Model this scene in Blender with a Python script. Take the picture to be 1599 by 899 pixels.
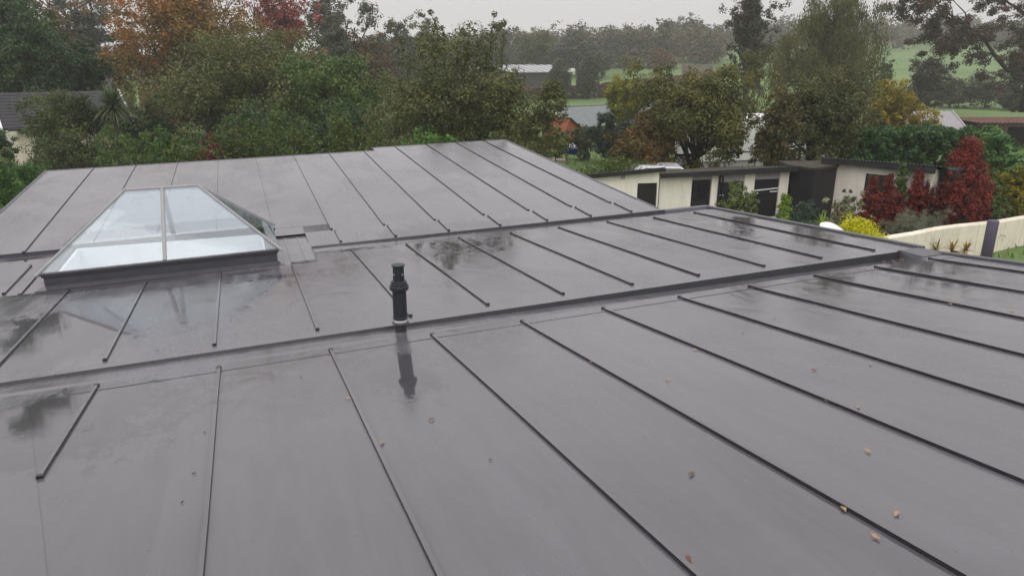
import bpy, math
import numpy as np
from mathutils import Vector, Matrix

for o in list(bpy.data.objects):
    bpy.data.objects.remove(o, do_unlink=True)
S = bpy.context.scene
C = S.collection

# ------------------------------------------------------------------ camera
H = 5.2                                   # camera height above the garden
FPX = 1110.0
PITCH = math.atan(350 / FPX)
YAW = math.radians(20.9)
cam_d = bpy.data.cameras.new('camera')
cam_d.sensor_width = 36.0
cam_d.lens = FPX / 1599 * 36
cam_d.clip_start = 0.05
cam_d.clip_end = 3000
cam = bpy.data.objects.new('camera', cam_d)
cam.location = (0, 0, H)
cam.rotation_euler = (math.pi / 2 - PITCH, 0, -YAW)
C.objects.link(cam)
S.camera = cam

# ------------------------------------------------------------------ sky, sun, exposure
SUN_EL, SUN_AZ = math.radians(48), math.radians(200)
W = bpy.data.worlds.new('World')
S.world = W
W.use_nodes = True
nt = W.node_tree
nt.nodes.clear()
wo = nt.nodes.new('ShaderNodeOutputWorld')
bg = nt.nodes.new('ShaderNodeBackground')
bg.inputs['Strength'].default_value = 0.1
sky = nt.nodes.new('ShaderNodeTexSky')
sky.sky_type = 'NISHITA'
sky.sun_disc = False
sky.sun_elevation = SUN_EL
sky.sun_rotation = SUN_AZ
sky.air_density = 2.0
sky.dust_density = 6.0
hs = nt.nodes.new('ShaderNodeHueSaturation')
hs.inputs['Saturation'].default_value = 0.12
tc = nt.nodes.new('ShaderNodeTexCoord')
sx = nt.nodes.new('ShaderNodeSeparateXYZ')
mr = nt.nodes.new('ShaderNodeMapRange')          # overcast sky: zenith brighter than horizon
mr.inputs['From Min'].default_value = 0.0
mr.inputs['From Max'].default_value = 1.0
mr.inputs['To Min'].default_value = 5.35
mr.inputs['To Max'].default_value = 15.0
nz = nt.nodes.new('ShaderNodeTexNoise')
nz.inputs['Scale'].default_value = 1.6
nz.inputs['Detail'].default_value = 4
mrn = nt.nodes.new('ShaderNodeMapRange')
mrn.inputs['To Min'].default_value = 0.9
mrn.inputs['To Max'].default_value = 1.1
mul = nt.nodes.new('ShaderNodeMath'); mul.operation = 'MULTIPLY'
comb = nt.nodes.new('ShaderNodeCombineColor')
gtint = nt.nodes.new('ShaderNodeMix'); gtint.data_type = 'RGBA'; gtint.blend_type = 'MULTIPLY'
gtint.inputs[0].default_value = 1.0
gtint.inputs[7].default_value = (1.0, 0.962, .985, 1)
mix = nt.nodes.new('ShaderNodeMix'); mix.data_type = 'RGBA'
mix.inputs[0].default_value = 0.88
L = nt.links.new
L(tc.outputs['Generated'], sx.inputs[0])
L(tc.outputs['Generated'], nz.inputs['Vector'])
L(sx.outputs['Z'], mr.inputs['Value'])
L(nz.outputs[0], mrn.inputs['Value'])
L(mr.outputs[0], mul.inputs[0]); L(mrn.outputs[0], mul.inputs[1])
for k in range(3):
    L(mul.outputs[0], comb.inputs[k])
L(comb.outputs[0], gtint.inputs[6])
L(sky.outputs[0], hs.inputs['Color'])
L(hs.outputs[0], mix.inputs[6]); L(gtint.outputs[2], mix.inputs[7])
L(mix.outputs[2], bg.inputs['Color'])
L(bg.outputs[0], wo.inputs[0])

sd = bpy.data.lights.new('sun', 'SUN')
sd.energy = 0.5
sd.angle = math.radians(60)
sd.color = (1, 0.97, 0.93)
so = bpy.data.objects.new('sun', sd)
sdir = Vector((math.sin(SUN_AZ) * math.cos(SUN_EL), math.cos(SUN_AZ) * math.cos(SUN_EL), math.sin(SUN_EL)))
so.rotation_euler = sdir.to_track_quat('Z', 'Y').to_euler()
so.location = (0, -5, 30)
C.objects.link(so)
S.view_settings.view_transform = 'Standard'
S.view_settings.look = 'None'
S.view_settings.exposure = 0.3
S.view_settings.gamma = 1.0
S.view_settings.use_curve_mapping = False
S.render.engine = 'CYCLES'

# ------------------------------------------------------------------ surveying helpers
FW = np.array([math.sin(YAW) * math.cos(PITCH), math.cos(YAW) * math.cos(PITCH), -math.sin(PITCH)])
RT = np.array([math.cos(YAW), -math.sin(YAW), 0.0])
UP = np.cross(RT, FW)
FH = np.array([math.sin(YAW), math.cos(YAW), 0.0])
CAM = np.array([0, 0, H])

def ray(px, py):
    return FW * FPX + RT * (px - 799.5) - UP * (py - 449.5)

def at(px, py, D):
    """world point seen in direction (px,py) at D metres forward"""
    r = ray(px, py)
    return CAM + r * (D / (r @ FH))

def on_roof(px, py, plane):
    c, a, b = plane
    r = ray(px, py)
    return CAM + r * (c / (r[2] - a * r[0] - b * r[1]))

def wid(px, D):
    return px * D * 1.0 / (FPX / math.cos(PITCH))

def frame_xy(u, D):
    return RT[:2] * u + FH[:2] * D

def hz(x, y):
    """terrain height"""
    x = np.asarray(x, float); y = np.asarray(y, float)
    D = x * FH[0] + y * FH[1]
    u = x * RT[0] + y * RT[1]
    a = np.clip((u / np.maximum(D, 20) + 0.15) / 0.6, 0, 1)
    s = 0.030 + 0.034 * a
    t = np.clip(D, 0, 430) - 88
    soft = np.where(t > 0, t * t / (t + 14), 0)
    wob = 0.35 * np.sin(u * .045 + 1) * np.cos(D * .031) * np.clip((D - 60) / 60, 0, 1)
    return s * soft + wob

# ------------------------------------------------------------------ object helpers
def tag(o, label=None, cat=None, group=None, kind=None):
    if label: o['label'] = label
    if cat: o['category'] = cat
    if group: o['group'] = group
    if kind: o['kind'] = kind
    return o

def empty(name, loc, rz=0.0, label=None, cat=None, group=None):
    o = bpy.data.objects.new(name, None)
    o.empty_display_size = 0.2
    o.location = tuple(loc)
    o.rotation_euler = (0, 0, rz)
    C.objects.link(o)
    return tag(o, label, cat, group)

def link(name, me, mat=None, parent=None, loc=None):
    o = bpy.data.objects.new(name, me)
    if mat is not None:
        if isinstance(mat, (list, tuple)):
            for m in mat: me.materials.append(m)
        elif not me.materials:
            me.materials.append(mat)
    C.objects.link(o)
    if parent: o.parent = parent
    if loc is not None: o.location = tuple(loc)
    return o

class MB:
    """collects shapes into one mesh"""
    def __init__(s): s.v = []; s.f = []; s.m = []
    def poly(s, pts, mi=0):
        n = len(s.v); s.v += [tuple(p) for p in pts]; s.f.append(list(range(n, n + len(pts)))); s.m.append(mi); return s
    def hexa(s, p, mi=0):
        """8 points: bottom 4 ccw, top 4 ccw"""
        n = len(s.v); s.v += [tuple(q) for q in p]
        for f in ((3, 2, 1, 0), (4, 5, 6, 7), (0, 1, 5, 4), (1, 2, 6, 5), (2, 3, 7, 6), (3, 0, 4, 7)):
            s.f.append([n + i for i in f]); s.m.append(mi)
        return s
    def box(s, x0, x1, y0, y1, z0, z1, mi=0):
        return s.hexa([(x0, y0, z0), (x1, y0, z0), (x1, y1, z0), (x0, y1, z0), (x0, y0, z1), (x1, y0, z1), (x1, y1, z1), (x0, y1, z1)], mi)
    def prism(s, prof, axis_pts, mi=0):
        """extrude a closed profile: axis_pts = two functions mapping (a,b)->point"""
        n = len(prof); k = len(s.v)
        for fn in axis_pts: s.v += [tuple(fn(a, b)) for a, b in prof]
        s.f.append([k + i for i in range(n)][::-1]); s.f.append([k + n + i for i in range(n)]); s.m += [mi, mi]
        for i in range(n):
            j = (i + 1) % n
            s.f.append([k + i, k + j, k + n + j, k + n + i]); s.m.append(mi)
        return s
    def tube(s, pts, radii, sides=6, cap=True, mi=0):
        pts = [Vector(p) for p in pts]; k = len(s.v)
        for i, p in enumerate(pts):
            d = (pts[min(i + 1, len(pts) - 1)] - pts[max(i - 1, 0)])
            if d.length < 1e-6: d = Vector((0, 0, 1))
            d.normalize()
            ref = Vector((0, 1, 0)) if abs(d.y) < .9 else Vector((1, 0, 0))
            a = d.cross(ref).normalized(); b = d.cross(a)
            for j in range(sides):
                t = 2 * math.pi * j / sides
                s.v.append(tuple(p + (a * math.cos(t) + b * math.sin(t)) * radii[i]))
        for i in range(len(pts) - 1):
            for j in range(sides):
                j2 = (j + 1) % sides
                s.f.append([k + i * sides + j, k + (i + 1) * sides + j, k + (i + 1) * sides + j2, k + i * sides + j2]); s.m.append(mi)
        if cap:
            s.f.append([k + j for j in range(sides)]); s.f.append([k + (len(pts) - 1) * sides + j for j in range(sides)][::-1]); s.m += [mi, mi]
        return s
    def lathe(s, prof, sides=32, cx=0, cy=0, mi=0):
        k = len(s.v)
        for r, z in prof:
            for j in range(sides):
                t = 2 * math.pi * j / sides
                s.v.append((cx + r * math.cos(t), cy + r * math.sin(t), z))
        for i in range(len(prof) - 1):
            for j in range(sides):
                j2 = (j + 1) % sides
                s.f.append([k + i * sides + j, k + i * sides + j2, k + (i + 1) * sides + j2, k + (i + 1) * sides + j]); s.m.append(mi)
        return s
    def mesh(s, name, smooth=False):
        me = bpy.data.meshes.new(name)
        me.from_pydata(s.v, [], s.f)
        me.update()
        if any(s.m): me.polygons.foreach_set('material_index', s.m)
        if smooth: me.polygons.foreach_set('use_smooth', [True] * len(me.polygons))
        return me
    def build(s, name, mat, parent=None, loc=None, smooth=False, bevel=0):
        o = link(name, s.mesh(name, smooth), mat, parent, loc)
        if bevel:
            b = o.modifiers.new('bevel', 'BEVEL'); b.width = bevel; b.segments = 2; b.limit_method = 'ANGLE'
        return o

# ------------------------------------------------------------------ materials
def mat_new(name):
    m = bpy.data.materials.new(name); m.use_nodes = True
    t = m.node_tree
    return m, t, t.nodes['Principled BSDF'], t.nodes['Material Output']

def N(t, typ, **kw):
    n = t.nodes.new(typ)
    for k, v in kw.items():
        if k in n.inputs: n.inputs[k].default_value = v
        else: setattr(n, k, v)
    return n

def plain(name, col, rough=.6, metal=0.0, var=.25, scale=6.0, bump=.15, bscale=40, spec=.4, stretch=(1, 1, 1)):
    """painted / rendered / wooden surface with uneven tone and fine relief"""
    m, t, b, out = mat_new(name)
    tcn = N(t, 'ShaderNodeTexCoord'); mp = N(t, 'ShaderNodeMapping')
    mp.inputs['Scale'].default_value = stretch
    t.links.new(tcn.outputs['Object'], mp.inputs[0])
    n1 = N(t, 'ShaderNodeTexNoise', Scale=scale, Detail=6.0, Roughness=.65)
    t.links.new(mp.outputs[0], n1.inputs['Vector'])
    r = N(t, 'ShaderNodeValToRGB')
    lo = [max(c * (1 - var), 0) for c in col]; hi = [min(c * (1 + var), 1) for c in col]
    r.color_ramp.elements[0].position = .3; r.color_ramp.elements[0].color = (*lo, 1)
    r.color_ramp.elements[1].position = .7; r.color_ramp.elements[1].color = (*hi, 1)
    t.links.new(n1.outputs[0], r.inputs[0]); t.links.new(r.outputs[0], b.inputs['Base Color'])
    b.inputs['Roughness'].default_value = rough; b.inputs['Metallic'].default_value = metal
    b.inputs['Specular IOR Level'].default_value = spec
    if bump:
        n2 = N(t, 'ShaderNodeTexNoise', Scale=float(bscale), Detail=4.0)
        t.links.new(mp.outputs[0], n2.inputs['Vector'])
        bp = N(t, 'ShaderNodeBump', Strength=bump, Distance=.01)
        t.links.new(n2.outputs[0], bp.inputs['Height']); t.links.new(bp.outputs[0], b.inputs['Normal'])
    return m

def leafmat(name, cols, trans=.22, rough=.5):
    cols = [tuple(min(1.5 * v_, .6) for v_ in c) for c in cols]
    m, t, b, out = mat_new(name)
    a = N(t, 'ShaderNodeAttribute', attribute_name='tint')
    oi = N(t, 'ShaderNodeObjectInfo')
    r = N(t, 'ShaderNodeValToRGB')
    cr = r.color_ramp
    while len(cr.elements) < len(cols): cr.elements.new(.5)
    for i, c in enumerate(cols):
        cr.elements[i].position = i / (len(cols) - 1); cr.elements[i].color = (*c, 1)
    t.links.new(a.outputs['Fac'], r.inputs[0])
    h = N(t, 'ShaderNodeHueSaturation')
    mrr = N(t, 'ShaderNodeMapRange'); h.inputs['Saturation'].default_value = 1.14; mrr.inputs['To Min'].default_value = .88; mrr.inputs['To Max'].default_value = 1.12
    t.links.new(oi.outputs['Random'], mrr.inputs[0]); t.links.new(mrr.outputs[0], h.inputs['Value'])
    t.links.new(r.outputs[0], h.inputs['Color'])
    t.links.new(h.outputs[0], b.inputs['Base Color'])
    b.inputs['Roughness'].default_value = rough
    b.inputs['Specular IOR Level'].default_value = .35
    tr = N(t, 'ShaderNodeBsdfTranslucent'); t.links.new(h.outputs[0], tr.inputs[0])
    mx = N(t, 'ShaderNodeMixShader', Fac=trans)
    t.links.new(b.outputs[0], mx.inputs[1]); t.links.new(tr.outputs[0], mx.inputs[2])
    t.links.new(mx.outputs[0], out.inputs['Surface'])
    return m

def membrane(name, base=(.105, .1035, .113), wetness=0.0, puddles=()):
    """wet grey roofing membrane: matt film, glossy water film and standing puddles"""
    m, t, b, out = mat_new(name)
    lk = t.links.new
    g = N(t, 'ShaderNodeNewGeometry')
    mp = N(t, 'ShaderNodeMapping'); mp.inputs['Scale'].default_value = (1, .55, 1)
    lk(g.outputs['Position'], mp.inputs[0])
    n1 = N(t, 'ShaderNodeTexNoise', Scale=1.3, Detail=7.0, Roughness=.62, Distortion=.6)
    lk(mp.outputs[0], n1.inputs['Vector'])
    n2 = N(t, 'ShaderNodeTexNoise', Scale=7.0, Detail=9.0, Roughness=.74, Distortion=.5)
    lk(mp.outputs[0], n2.inputs['Vector'])
    n3 = N(t, 'ShaderNodeTexNoise', Scale=120.0, Detail=3.0)
    lk(g.outputs['Position'], n3.inputs['Vector'])
    # puddles with ragged outlines
    acc = None
    for (x, y, z, rx, ry) in puddles:
        q = N(t, 'ShaderNodeVectorMath', operation='SUBTRACT'); q.inputs[1].default_value = (x, y, z)
        lk(g.outputs['Position'], q.inputs[0])
        q2 = N(t, 'ShaderNodeVectorMath', operation='MULTIPLY'); q2.inputs[1].default_value = (1 / rx, 1 / ry, 0)
        lk(q.outputs[0], q2.inputs[0])
        ln = N(t, 'ShaderNodeVectorMath', operation='LENGTH'); lk(q2.outputs[0], ln.inputs[0])
        mm = N(t, 'ShaderNodeMapRange'); mm.inputs['From Min'].default_value = 1.25; mm.inputs['From Max'].default_value = .35
        lk(ln.outputs['Value'], mm.inputs[0]); mm.inputs['To Max'].default_value = (1.3 if x < -1.0 else 1.05) if rx * ry < .45 else (1.1 if x < -.5 and rx < 1.2 and ry < 1.4 and rx != ry else .74)
        if acc is None: acc = mm.outputs[0]
        else:
            mxx = N(t, 'ShaderNodeMath', operation='MAXIMUM'); lk(acc, mxx.inputs[0]); lk(mm.outputs[0], mxx.inputs[1]); acc = mxx.outputs[0]
    pz = N(t, 'ShaderNodeMath', operation='MULTIPLY_ADD')     # noise + puddle mask
    lk(n2.outputs[0], pz.inputs[0]); pz.inputs[1].default_value = 2.5
    if acc is not None: lk(acc, pz.inputs[2])
    else: pz.inputs[2].default_value = 0.0
    pm = N(t, 'ShaderNodeMapRange'); pm.inputs['From Min'].default_value = 1.86; pm.inputs['From Max'].default_value = 2.02
    lk(pz.outputs[0], pm.inputs[0])
    pud = pm.outputs[0]
    fm = N(t, 'ShaderNodeMapRange')                            # thin film, broad streaky
    fm.inputs['From Min'].default_value = .40; fm.inputs['From Max'].default_value = .62
    fm.inputs['To Min'].default_value = .10 - wetness; fm.inputs['To Max'].default_value = .29 - wetness
    lk(n1.outputs[0], fm.inputs[0])
    sp = N(t, 'ShaderNodeMapRange'); sp.inputs['To Min'].default_value = -.05; sp.inputs['To Max'].default_value = .05
    lk(n2.outputs[0], sp.inputs[0])
    ra = N(t, 'ShaderNodeMath', operation='ADD'); lk(fm.outputs[0], ra.inputs[0]); lk(sp.outputs[0], ra.inputs[1])
    rm = N(t, 'ShaderNodeMix'); lk(pud, rm.inputs[0]); lk(ra.outputs[0], rm.inputs[2]); rm.inputs[3].default_value = .035
    lk(rm.outputs[0], b.inputs['Roughness'])
    # tone
    r = N(t, 'ShaderNodeValToRGB')
    r.color_ramp.elements[0].position = .3; r.color_ramp.elements[0].color = (*[c * .86 for c in base], 1)
    r.color_ramp.elements[1].position = .72; r.color_ramp.elements[1].color = (*[c * 1.1 for c in base], 1)
    lk(n1.outputs[0], r.inputs[0])
    # run marks down the slope, broad tone shifts, dirt flecks and a silt rim at the water's edge
    mps = N(t, 'ShaderNodeMapping'); mps.inputs['Scale'].default_value = (3.2, .35, 1); mps.inputs['Rotation'].default_value = (0, 0, .12)
    lk(g.outputs['Position'], mps.inputs[0])
    n5 = N(t, 'ShaderNodeTexNoise', Scale=1.5, Detail=7.0, Roughness=.68, Distortion=1.1); lk(mps.outputs[0], n5.inputs['Vector'])
    n6 = N(t, 'ShaderNodeTexNoise', Scale=.32, Detail=3.0); lk(g.outputs['Position'], n6.inputs['Vector'])
    n7 = N(t, 'ShaderNodeTexNoise', Scale=42.0, Detail=2.0, Roughness=.8); lk(g.outputs['Position'], n7.inputs['Vector'])
    s5 = N(t, 'ShaderNodeMapRange'); s5.inputs['From Min'].default_value = .3; s5.inputs['From Max'].default_value = .7; s5.inputs['To Min'].default_value = .86; s5.inputs['To Max'].default_value = 1.14; lk(n5.outputs[0], s5.inputs[0])
    s6 = N(t, 'ShaderNodeMapRange'); s6.inputs['From Min'].default_value = .35; s6.inputs['From Max'].default_value = .65; s6.inputs['To Min'].default_value = .9; s6.inputs['To Max'].default_value = 1.1; lk(n6.outputs[0], s6.inputs[0])
    s7 = N(t, 'ShaderNodeMapRange'); s7.inputs['From Min'].default_value = .70; s7.inputs['From Max'].default_value = .76; s7.inputs['To Min'].default_value = 1.0; s7.inputs['To Max'].default_value = .5; lk(n7.outputs[0], s7.inputs[0])
    rimA = N(t, 'ShaderNodeMapRange'); rimA.inputs['From Min'].default_value = 1.70; rimA.inputs['From Max'].default_value = 1.88; rimA.inputs['To Min'].default_value = 1.0; rimA.inputs['To Max'].default_value = .84; lk(pz.outputs[0], rimA.inputs[0])
    k1 = N(t, 'ShaderNodeMath', operation='MULTIPLY'); lk(s5.outputs[0], k1.inputs[0]); lk(s6.outputs[0], k1.inputs[1])
    k2 = N(t, 'ShaderNodeMath', operation='MULTIPLY'); lk(k1.outputs[0], k2.inputs[0]); lk(s7.outputs[0], k2.inputs[1])
    k3 = N(t, 'ShaderNodeMath', operation='MULTIPLY'); lk(k2.outputs[0], k3.inputs[0]); lk(rimA.outputs[0], k3.inputs[1])
    h0 = N(t, 'ShaderNodeHueSaturation'); lk(k3.outputs[0], h0.inputs['Value']); lk(r.outputs[0], h0.inputs['Color'])
    r = h0
    s8 = N(t, 'ShaderNodeMapRange'); s8.inputs['From Min'].default_value = .35; s8.inputs['From Max'].default_value = .68; s8.inputs['To Min'].default_value = -.06; s8.inputs['To Max'].default_value = .07; lk(n5.outputs[0], s8.inputs[0])
    ra2 = N(t, 'ShaderNodeMath', operation='ADD'); lk(ra.outputs[0], ra2.inputs[0]); lk(s8.outputs[0], ra2.inputs[1]); lk(ra2.outputs[0], rm.inputs[2])
    wr = N(t, 'ShaderNodeMix', data_type='RGBA', blend_type='MULTIPLY')
    lk(pud, wr.inputs[0]); lk(r.outputs[0], wr.inputs[6]); wr.inputs[7].default_value = (.72, .72, .73, 1)
    oi = N(t, 'ShaderNodeObjectInfo')
    ov = N(t, 'ShaderNodeMapRange'); ov.inputs['To Min'].default_value = .95; ov.inputs['To Max'].default_value = 1.05
    lk(oi.outputs['Random'], ov.inputs[0])
    hh = N(t, 'ShaderNodeHueSaturation'); lk(ov.outputs[0], hh.inputs['Value']); lk(wr.outputs[2], hh.inputs['Color'])
    lk(hh.outputs[0], b.inputs['Base Color'])
    b.inputs['Specular IOR Level'].default_value = .72
    # relief: sheet wrinkles + fine grain, drowned under puddles
    n4 = N(t, 'ShaderNodeTexNoise', Scale=2.6, Detail=3.0, Distortion=.8); lk(mp.outputs[0], n4.inputs['Vector'])
    bs = N(t, 'ShaderNodeMath', operation='SUBTRACT'); bs.inputs[0].default_value = 1.0; lk(pud, bs.inputs[1])
    bh = N(t, 'ShaderNodeMath', operation='MULTIPLY_ADD'); lk(n3.outputs[0], bh.inputs[0]); bh.inputs[1].default_value = .06; lk(n4.outputs[0], bh.inputs[2])
    bh2 = N(t, 'ShaderNodeMath', operation='MULTIPLY_ADD'); lk(n2.outputs[0], bh2.inputs[0]); bh2.inputs[1].default_value = .05; lk(bh.outputs[0], bh2.inputs[2])
    bst = N(t, 'ShaderNodeMath', operation='MULTIPLY_ADD'); lk(bs.outputs[0], bst.inputs[0]); bst.inputs[1].default_value = .26; bst.inputs[2].default_value = .04
    bp = N(t, 'ShaderNodeBump', Distance=.02); lk(bst.outputs[0], bp.inputs['Strength']); lk(bh2.outputs[0], bp.inputs['Height'])
    lk(bp.outputs[0], b.inputs['Normal'])
    return m

def glassmat(name, tint=(.93, .96, .975)):
    m, t, b, out = mat_new(name)
    t.nodes.remove(b)
    tr = N(t, 'ShaderNodeBsdfTransparent'); tr.inputs[0].default_value = (*tint, 1)
    gl = N(t, 'ShaderNodeBsdfGlossy'); gl.inputs['Roughness'].default_value = 0.0; gl.inputs[0].default_value = (.92, .97, 1, 1)
    fr = N(t, 'ShaderNodeFresnel')
    gg = N(t, 'ShaderNodeNewGeometry')
    im = N(t, 'ShaderNodeMix'); im.inputs[2].default_value = 2.0; im.inputs[3].default_value = 1 / 2.0
    t.links.new(gg.outputs['Backfacing'], im.inputs[0]); t.links.new(im.outputs[0], fr.inputs['IOR'])
    mx = N(t, 'ShaderNodeMixShader')
    t.links.new(fr.outputs[0], mx.inputs[0]); t.links.new(tr.outputs[0], mx.inputs[1]); t.links.new(gl.outputs[0], mx.inputs[2])
    t.links.new(mx.outputs[0], out.inputs['Surface'])
    return m

# the three roof planes: z = H + c + a x + b y
PF = (-1.5557, .0205, -.11854)
PM = (-1.839, .0205, -.06416)
PB = (-3.032, .0205, .05984)
def zf(x, y): return H + PF[0] + PF[1] * x + PF[2] * y
def zm(x, y): return H + PM[0] + PM[1] * x + PM[2] * y
def zb(x, y): return H + PB[0] + PB[1] * x + PB[2] * y

pud = []
for px, py, pl, rx, ry in ((115, 640, PF, .75, .7), (60, 700, PF, .3, .4), (95, 520, PM, .95, 1.35), (20, 560, PM, .5, .5), (655, 362, PB, 1.0, .30), (760, 350, PB, .9, .28),
                           (735, 390, PM, 1.0, .55), (640, 385, PM, .8, .25), (690, 410, PM, .5, .7), (1150, 345, PM, .8, .5), (1290, 376, PM, .6, .7), (1240, 360, PM, .6, .5),
                           (1330, 440, PF, .7, .35), (1460, 440, PF, .55, .5), (1430, 420, PF, .8, .5), (1500, 460, PF, .35, .35), (1400, 408, PF, .5, .3), (628, 585, PF, .28, .75), (560, 389, PM, .6, .12), (390, 425, PM, .5, .14), (180, 445, PM, 1.2, .2), (130, 280, PB, .5, .8), (20, 430, PM, .5, .8),
                           (270, 480, PM, 1.4, 1.3), (1190, 362, PM, 1.2, 1.6), (1400, 442, PF, 1.7, .95), (740, 385, PM, 1.9, .95), (690, 356, PB, 1.8, .5), (420, 440, PM, .9, .6), (160, 660, PF, 1.0, 1.0)):
    p = on_roof(px, py, pl)
    pud.append((p[0], p[1], p[2], rx, ry))
M_mem = membrane('wet_membrane', puddles=pud)
M_gut = membrane('gutter_membrane', base=(.075, .074, .082), wetness=.06)
M_rib_top = membrane('rib_cap_membrane', base=(.10, .097, .106), wetness=.05)
M_rib_side = plain('rib_side_dark', (.022, .021, .024), rough=.35, var=.3, scale=20, bump=.1)  # rib sides and ends coloured much darker than the rib caps
M_kerb = plain('kerb_membrane', (.06, .062, .075), rough=.35, var=.18, scale=5, bump=.08)
M_up = plain('upstand_membrane', (.034, .034, .039), rough=.4, var=.2, scale=5, bump=.08)
M_render = plain('cream_render', (.78, .73, .63), rough=.85, var=.10, scale=2.2, bump=.5, bscale=60)
M_white = plain('white_paint', (.74, .74, .73), rough=.5, var=.06, scale=4, bump=.05)
M_black = plain('black_timber', (.012, .012, .014), rough=.55, var=.4, scale=8, bump=.3, bscale=30, stretch=(6, 6, .6))
M_trim = plain('grey_aluminium', (.30, .295, .30), rough=.38, var=.08, scale=6, bump=.03)
M_trimd = plain('dark_aluminium', (.055, .053, .06), rough=.4, var=.15, scale=6, bump=.03)
M_glass = glassmat('skylight_glass')
M_plast = plain('black_plastic', (.018, .022, .026), rough=.42, var=.2, scale=14, bump=.05)

# ------------------------------------------------------------------ terrain
us = np.concatenate([np.linspace(-520, -60, 24), np.linspace(-50, 80, 66), np.linspace(90, 620, 28)])
ds = np.concatenate([np.linspace(-40, 60, 26), np.linspace(64, 300, 60), np.linspace(310, 900, 30)])
UU, DD = np.meshgrid(us, ds)
XX = RT[0] * UU + FH[0] * DD; YY = RT[1] * UU + FH[1] * DD
ZZ = hz(XX, YY)
vs = np.stack([XX, YY, ZZ], -1).reshape(-1, 3)
nu = len(us)
fs = [(j * nu + i, j * nu + i + 1, (j + 1) * nu + i + 1, (j + 1) * nu + i) for j in range(len(ds) - 1) for i in range(nu - 1)]
me = bpy.data.meshes.new('ground'); me.from_pydata([tuple(v) for v in vs], [], fs); me.update()
me.polygons.foreach_set('use_smooth', [True] * len(me.polygons))
gm, t, b, out = mat_new('meadow_grass')
g = N(t, 'ShaderNodeNewGeometry')
n1 = N(t, 'ShaderNodeTexNoise', Scale=.06, Detail=8.0, Roughness=.6); n2 = N(t, 'ShaderNodeTexNoise', Scale=3.0, Detail=6.0, Roughness=.75)
t.links.new(g.outputs['Position'], n1.inputs['Vector']); t.links.new(g.outputs['Position'], n2.inputs['Vector'])
r1 = N(t, 'ShaderNodeValToRGB'); r1.color_ramp.elements[0].position = .35; r1.color_ramp.elements[0].color = (.075, .148, .036, 1)
r1.color_ramp.elements[1].position = .65; r1.color_ramp.elements[1].color = (.13, .215, .054, 1)
r2 = N(t, 'ShaderNodeValToRGB'); r2.color_ramp.elements[0].position = .3; r2.color_ramp.elements[0].color = (.6, .6, .5, 1)
r2.color_ramp.elements[1].position = .7; r2.color_ramp.elements[1].color = (1.2, 1.15, 1, 1)
mx = N(t, 'ShaderNodeMix', data_type='RGBA', blend_type='MULTIPLY'); mx.inputs[0].default_value = 1
t.links.new(n1.outputs[0], r1.inputs[0]); t.links.new(n2.outputs[0], r2.inputs[0])
t.links.new(r1.outputs[0], mx.inputs[6]); t.links.new(r2.outputs[0], mx.inputs[7]); t.links.new(mx.outputs[2], b.inputs['Base Color'])
b.inputs['Roughness'].default_value = .85
bp = N(t, 'ShaderNodeBump', Strength=.8, Distance=.08); t.links.new(n2.outputs[0], bp.inputs['Height']); t.links.new(bp.outputs[0], b.inputs['Normal'])
tag(link('ground', me, gm), kind='structure')

# ------------------------------------------------------------------ the roof in the foreground
bld = empty('roofed_extension', (0, 0, 0), 0, 'low building with wet grey membrane roof and raised seam ribs in the foreground', 'building')
XL, XR = -4.4, 7.42
def quad_on(fn, x0, x1, y0, y1, dz=0.0):
    return [(x0, y0, fn(x0, y0) + dz), (x1, y0, fn(x1, y0) + dz), (x1, y1, fn(x1, y1) + dz), (x0, y1, fn(x0, y1) + dz)]
def slab(fn, x0, x1, y0, y1, top, bot):
    q = quad_on(fn, x0, x1, y0, y1)
    return [(p[0], p[1], p[2] + bot) for p in q] + [(p[0], p[1], p[2] + top) for p in q]

def rib(fn, x, y0, y1, parent, w=.011, h=.018, jit=0.0):
    """raised seam: trapezoid with a flat cap and small end cap"""
    m = MB()
    nseg = max(2, int((y1 - y0) / .8))
    prev = None
    rows = []
    for i in range(nseg + 1):
        y = y0 + (y1 - y0) * i / nseg
        xx = x + jit * math.sin(i * 1.7 + x * 3)
        z = fn(xx, y)
        rows.append([(xx - w * 1.15, y, z + .0008), (xx - w, y, z + h), (xx + w, y, z + h), (xx + w * 1.15, y, z + .0008)])
    for a, c in zip(rows[:-1], rows[1:]):
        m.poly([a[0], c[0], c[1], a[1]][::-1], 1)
        m.poly([a[1], c[1], c[2], a[2]][::-1], 0)
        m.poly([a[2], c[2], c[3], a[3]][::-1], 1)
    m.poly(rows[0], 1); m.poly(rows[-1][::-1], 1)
    # end blocks, slightly larger than the rib
    for y, s in ((y0, -1), (y1, 1)):
        ya, yb = sorted((y, y + s * .022)); z = fn(x, y)
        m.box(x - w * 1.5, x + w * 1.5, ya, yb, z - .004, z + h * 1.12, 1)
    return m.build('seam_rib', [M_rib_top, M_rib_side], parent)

def panels(fn, xs, y0f, y1f, parent, dz=0.0):
    for xa, xb in zip(xs[:-1], xs[1:]):
        ys = [y0f(xa, xb) + (y1f(xa, xb) - y0f(xa, xb)) * i / 4 for i in range(5)]
        m = MB()
        for ya, yb in zip(ys[:-1], ys[1:]):
            m.poly(quad_on(fn, xa, xb, ya, yb, dz))
        m.build('panel', M_mem, parent)

Y2, Y2G, Y2L = 5.83, 5.53, 5.36         # front gutter: upstand, near edge, lap line
Y1, Y1G = 9.93, 9.74                    # far gutter
gd2 = lambda x: -.012 + .062 * min(max((x - .5) / 6.5, 0), 1)
gd1 = lambda x: -.022 + .045 * min(max((x - 1) / 5.5, 0), 1)

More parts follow.
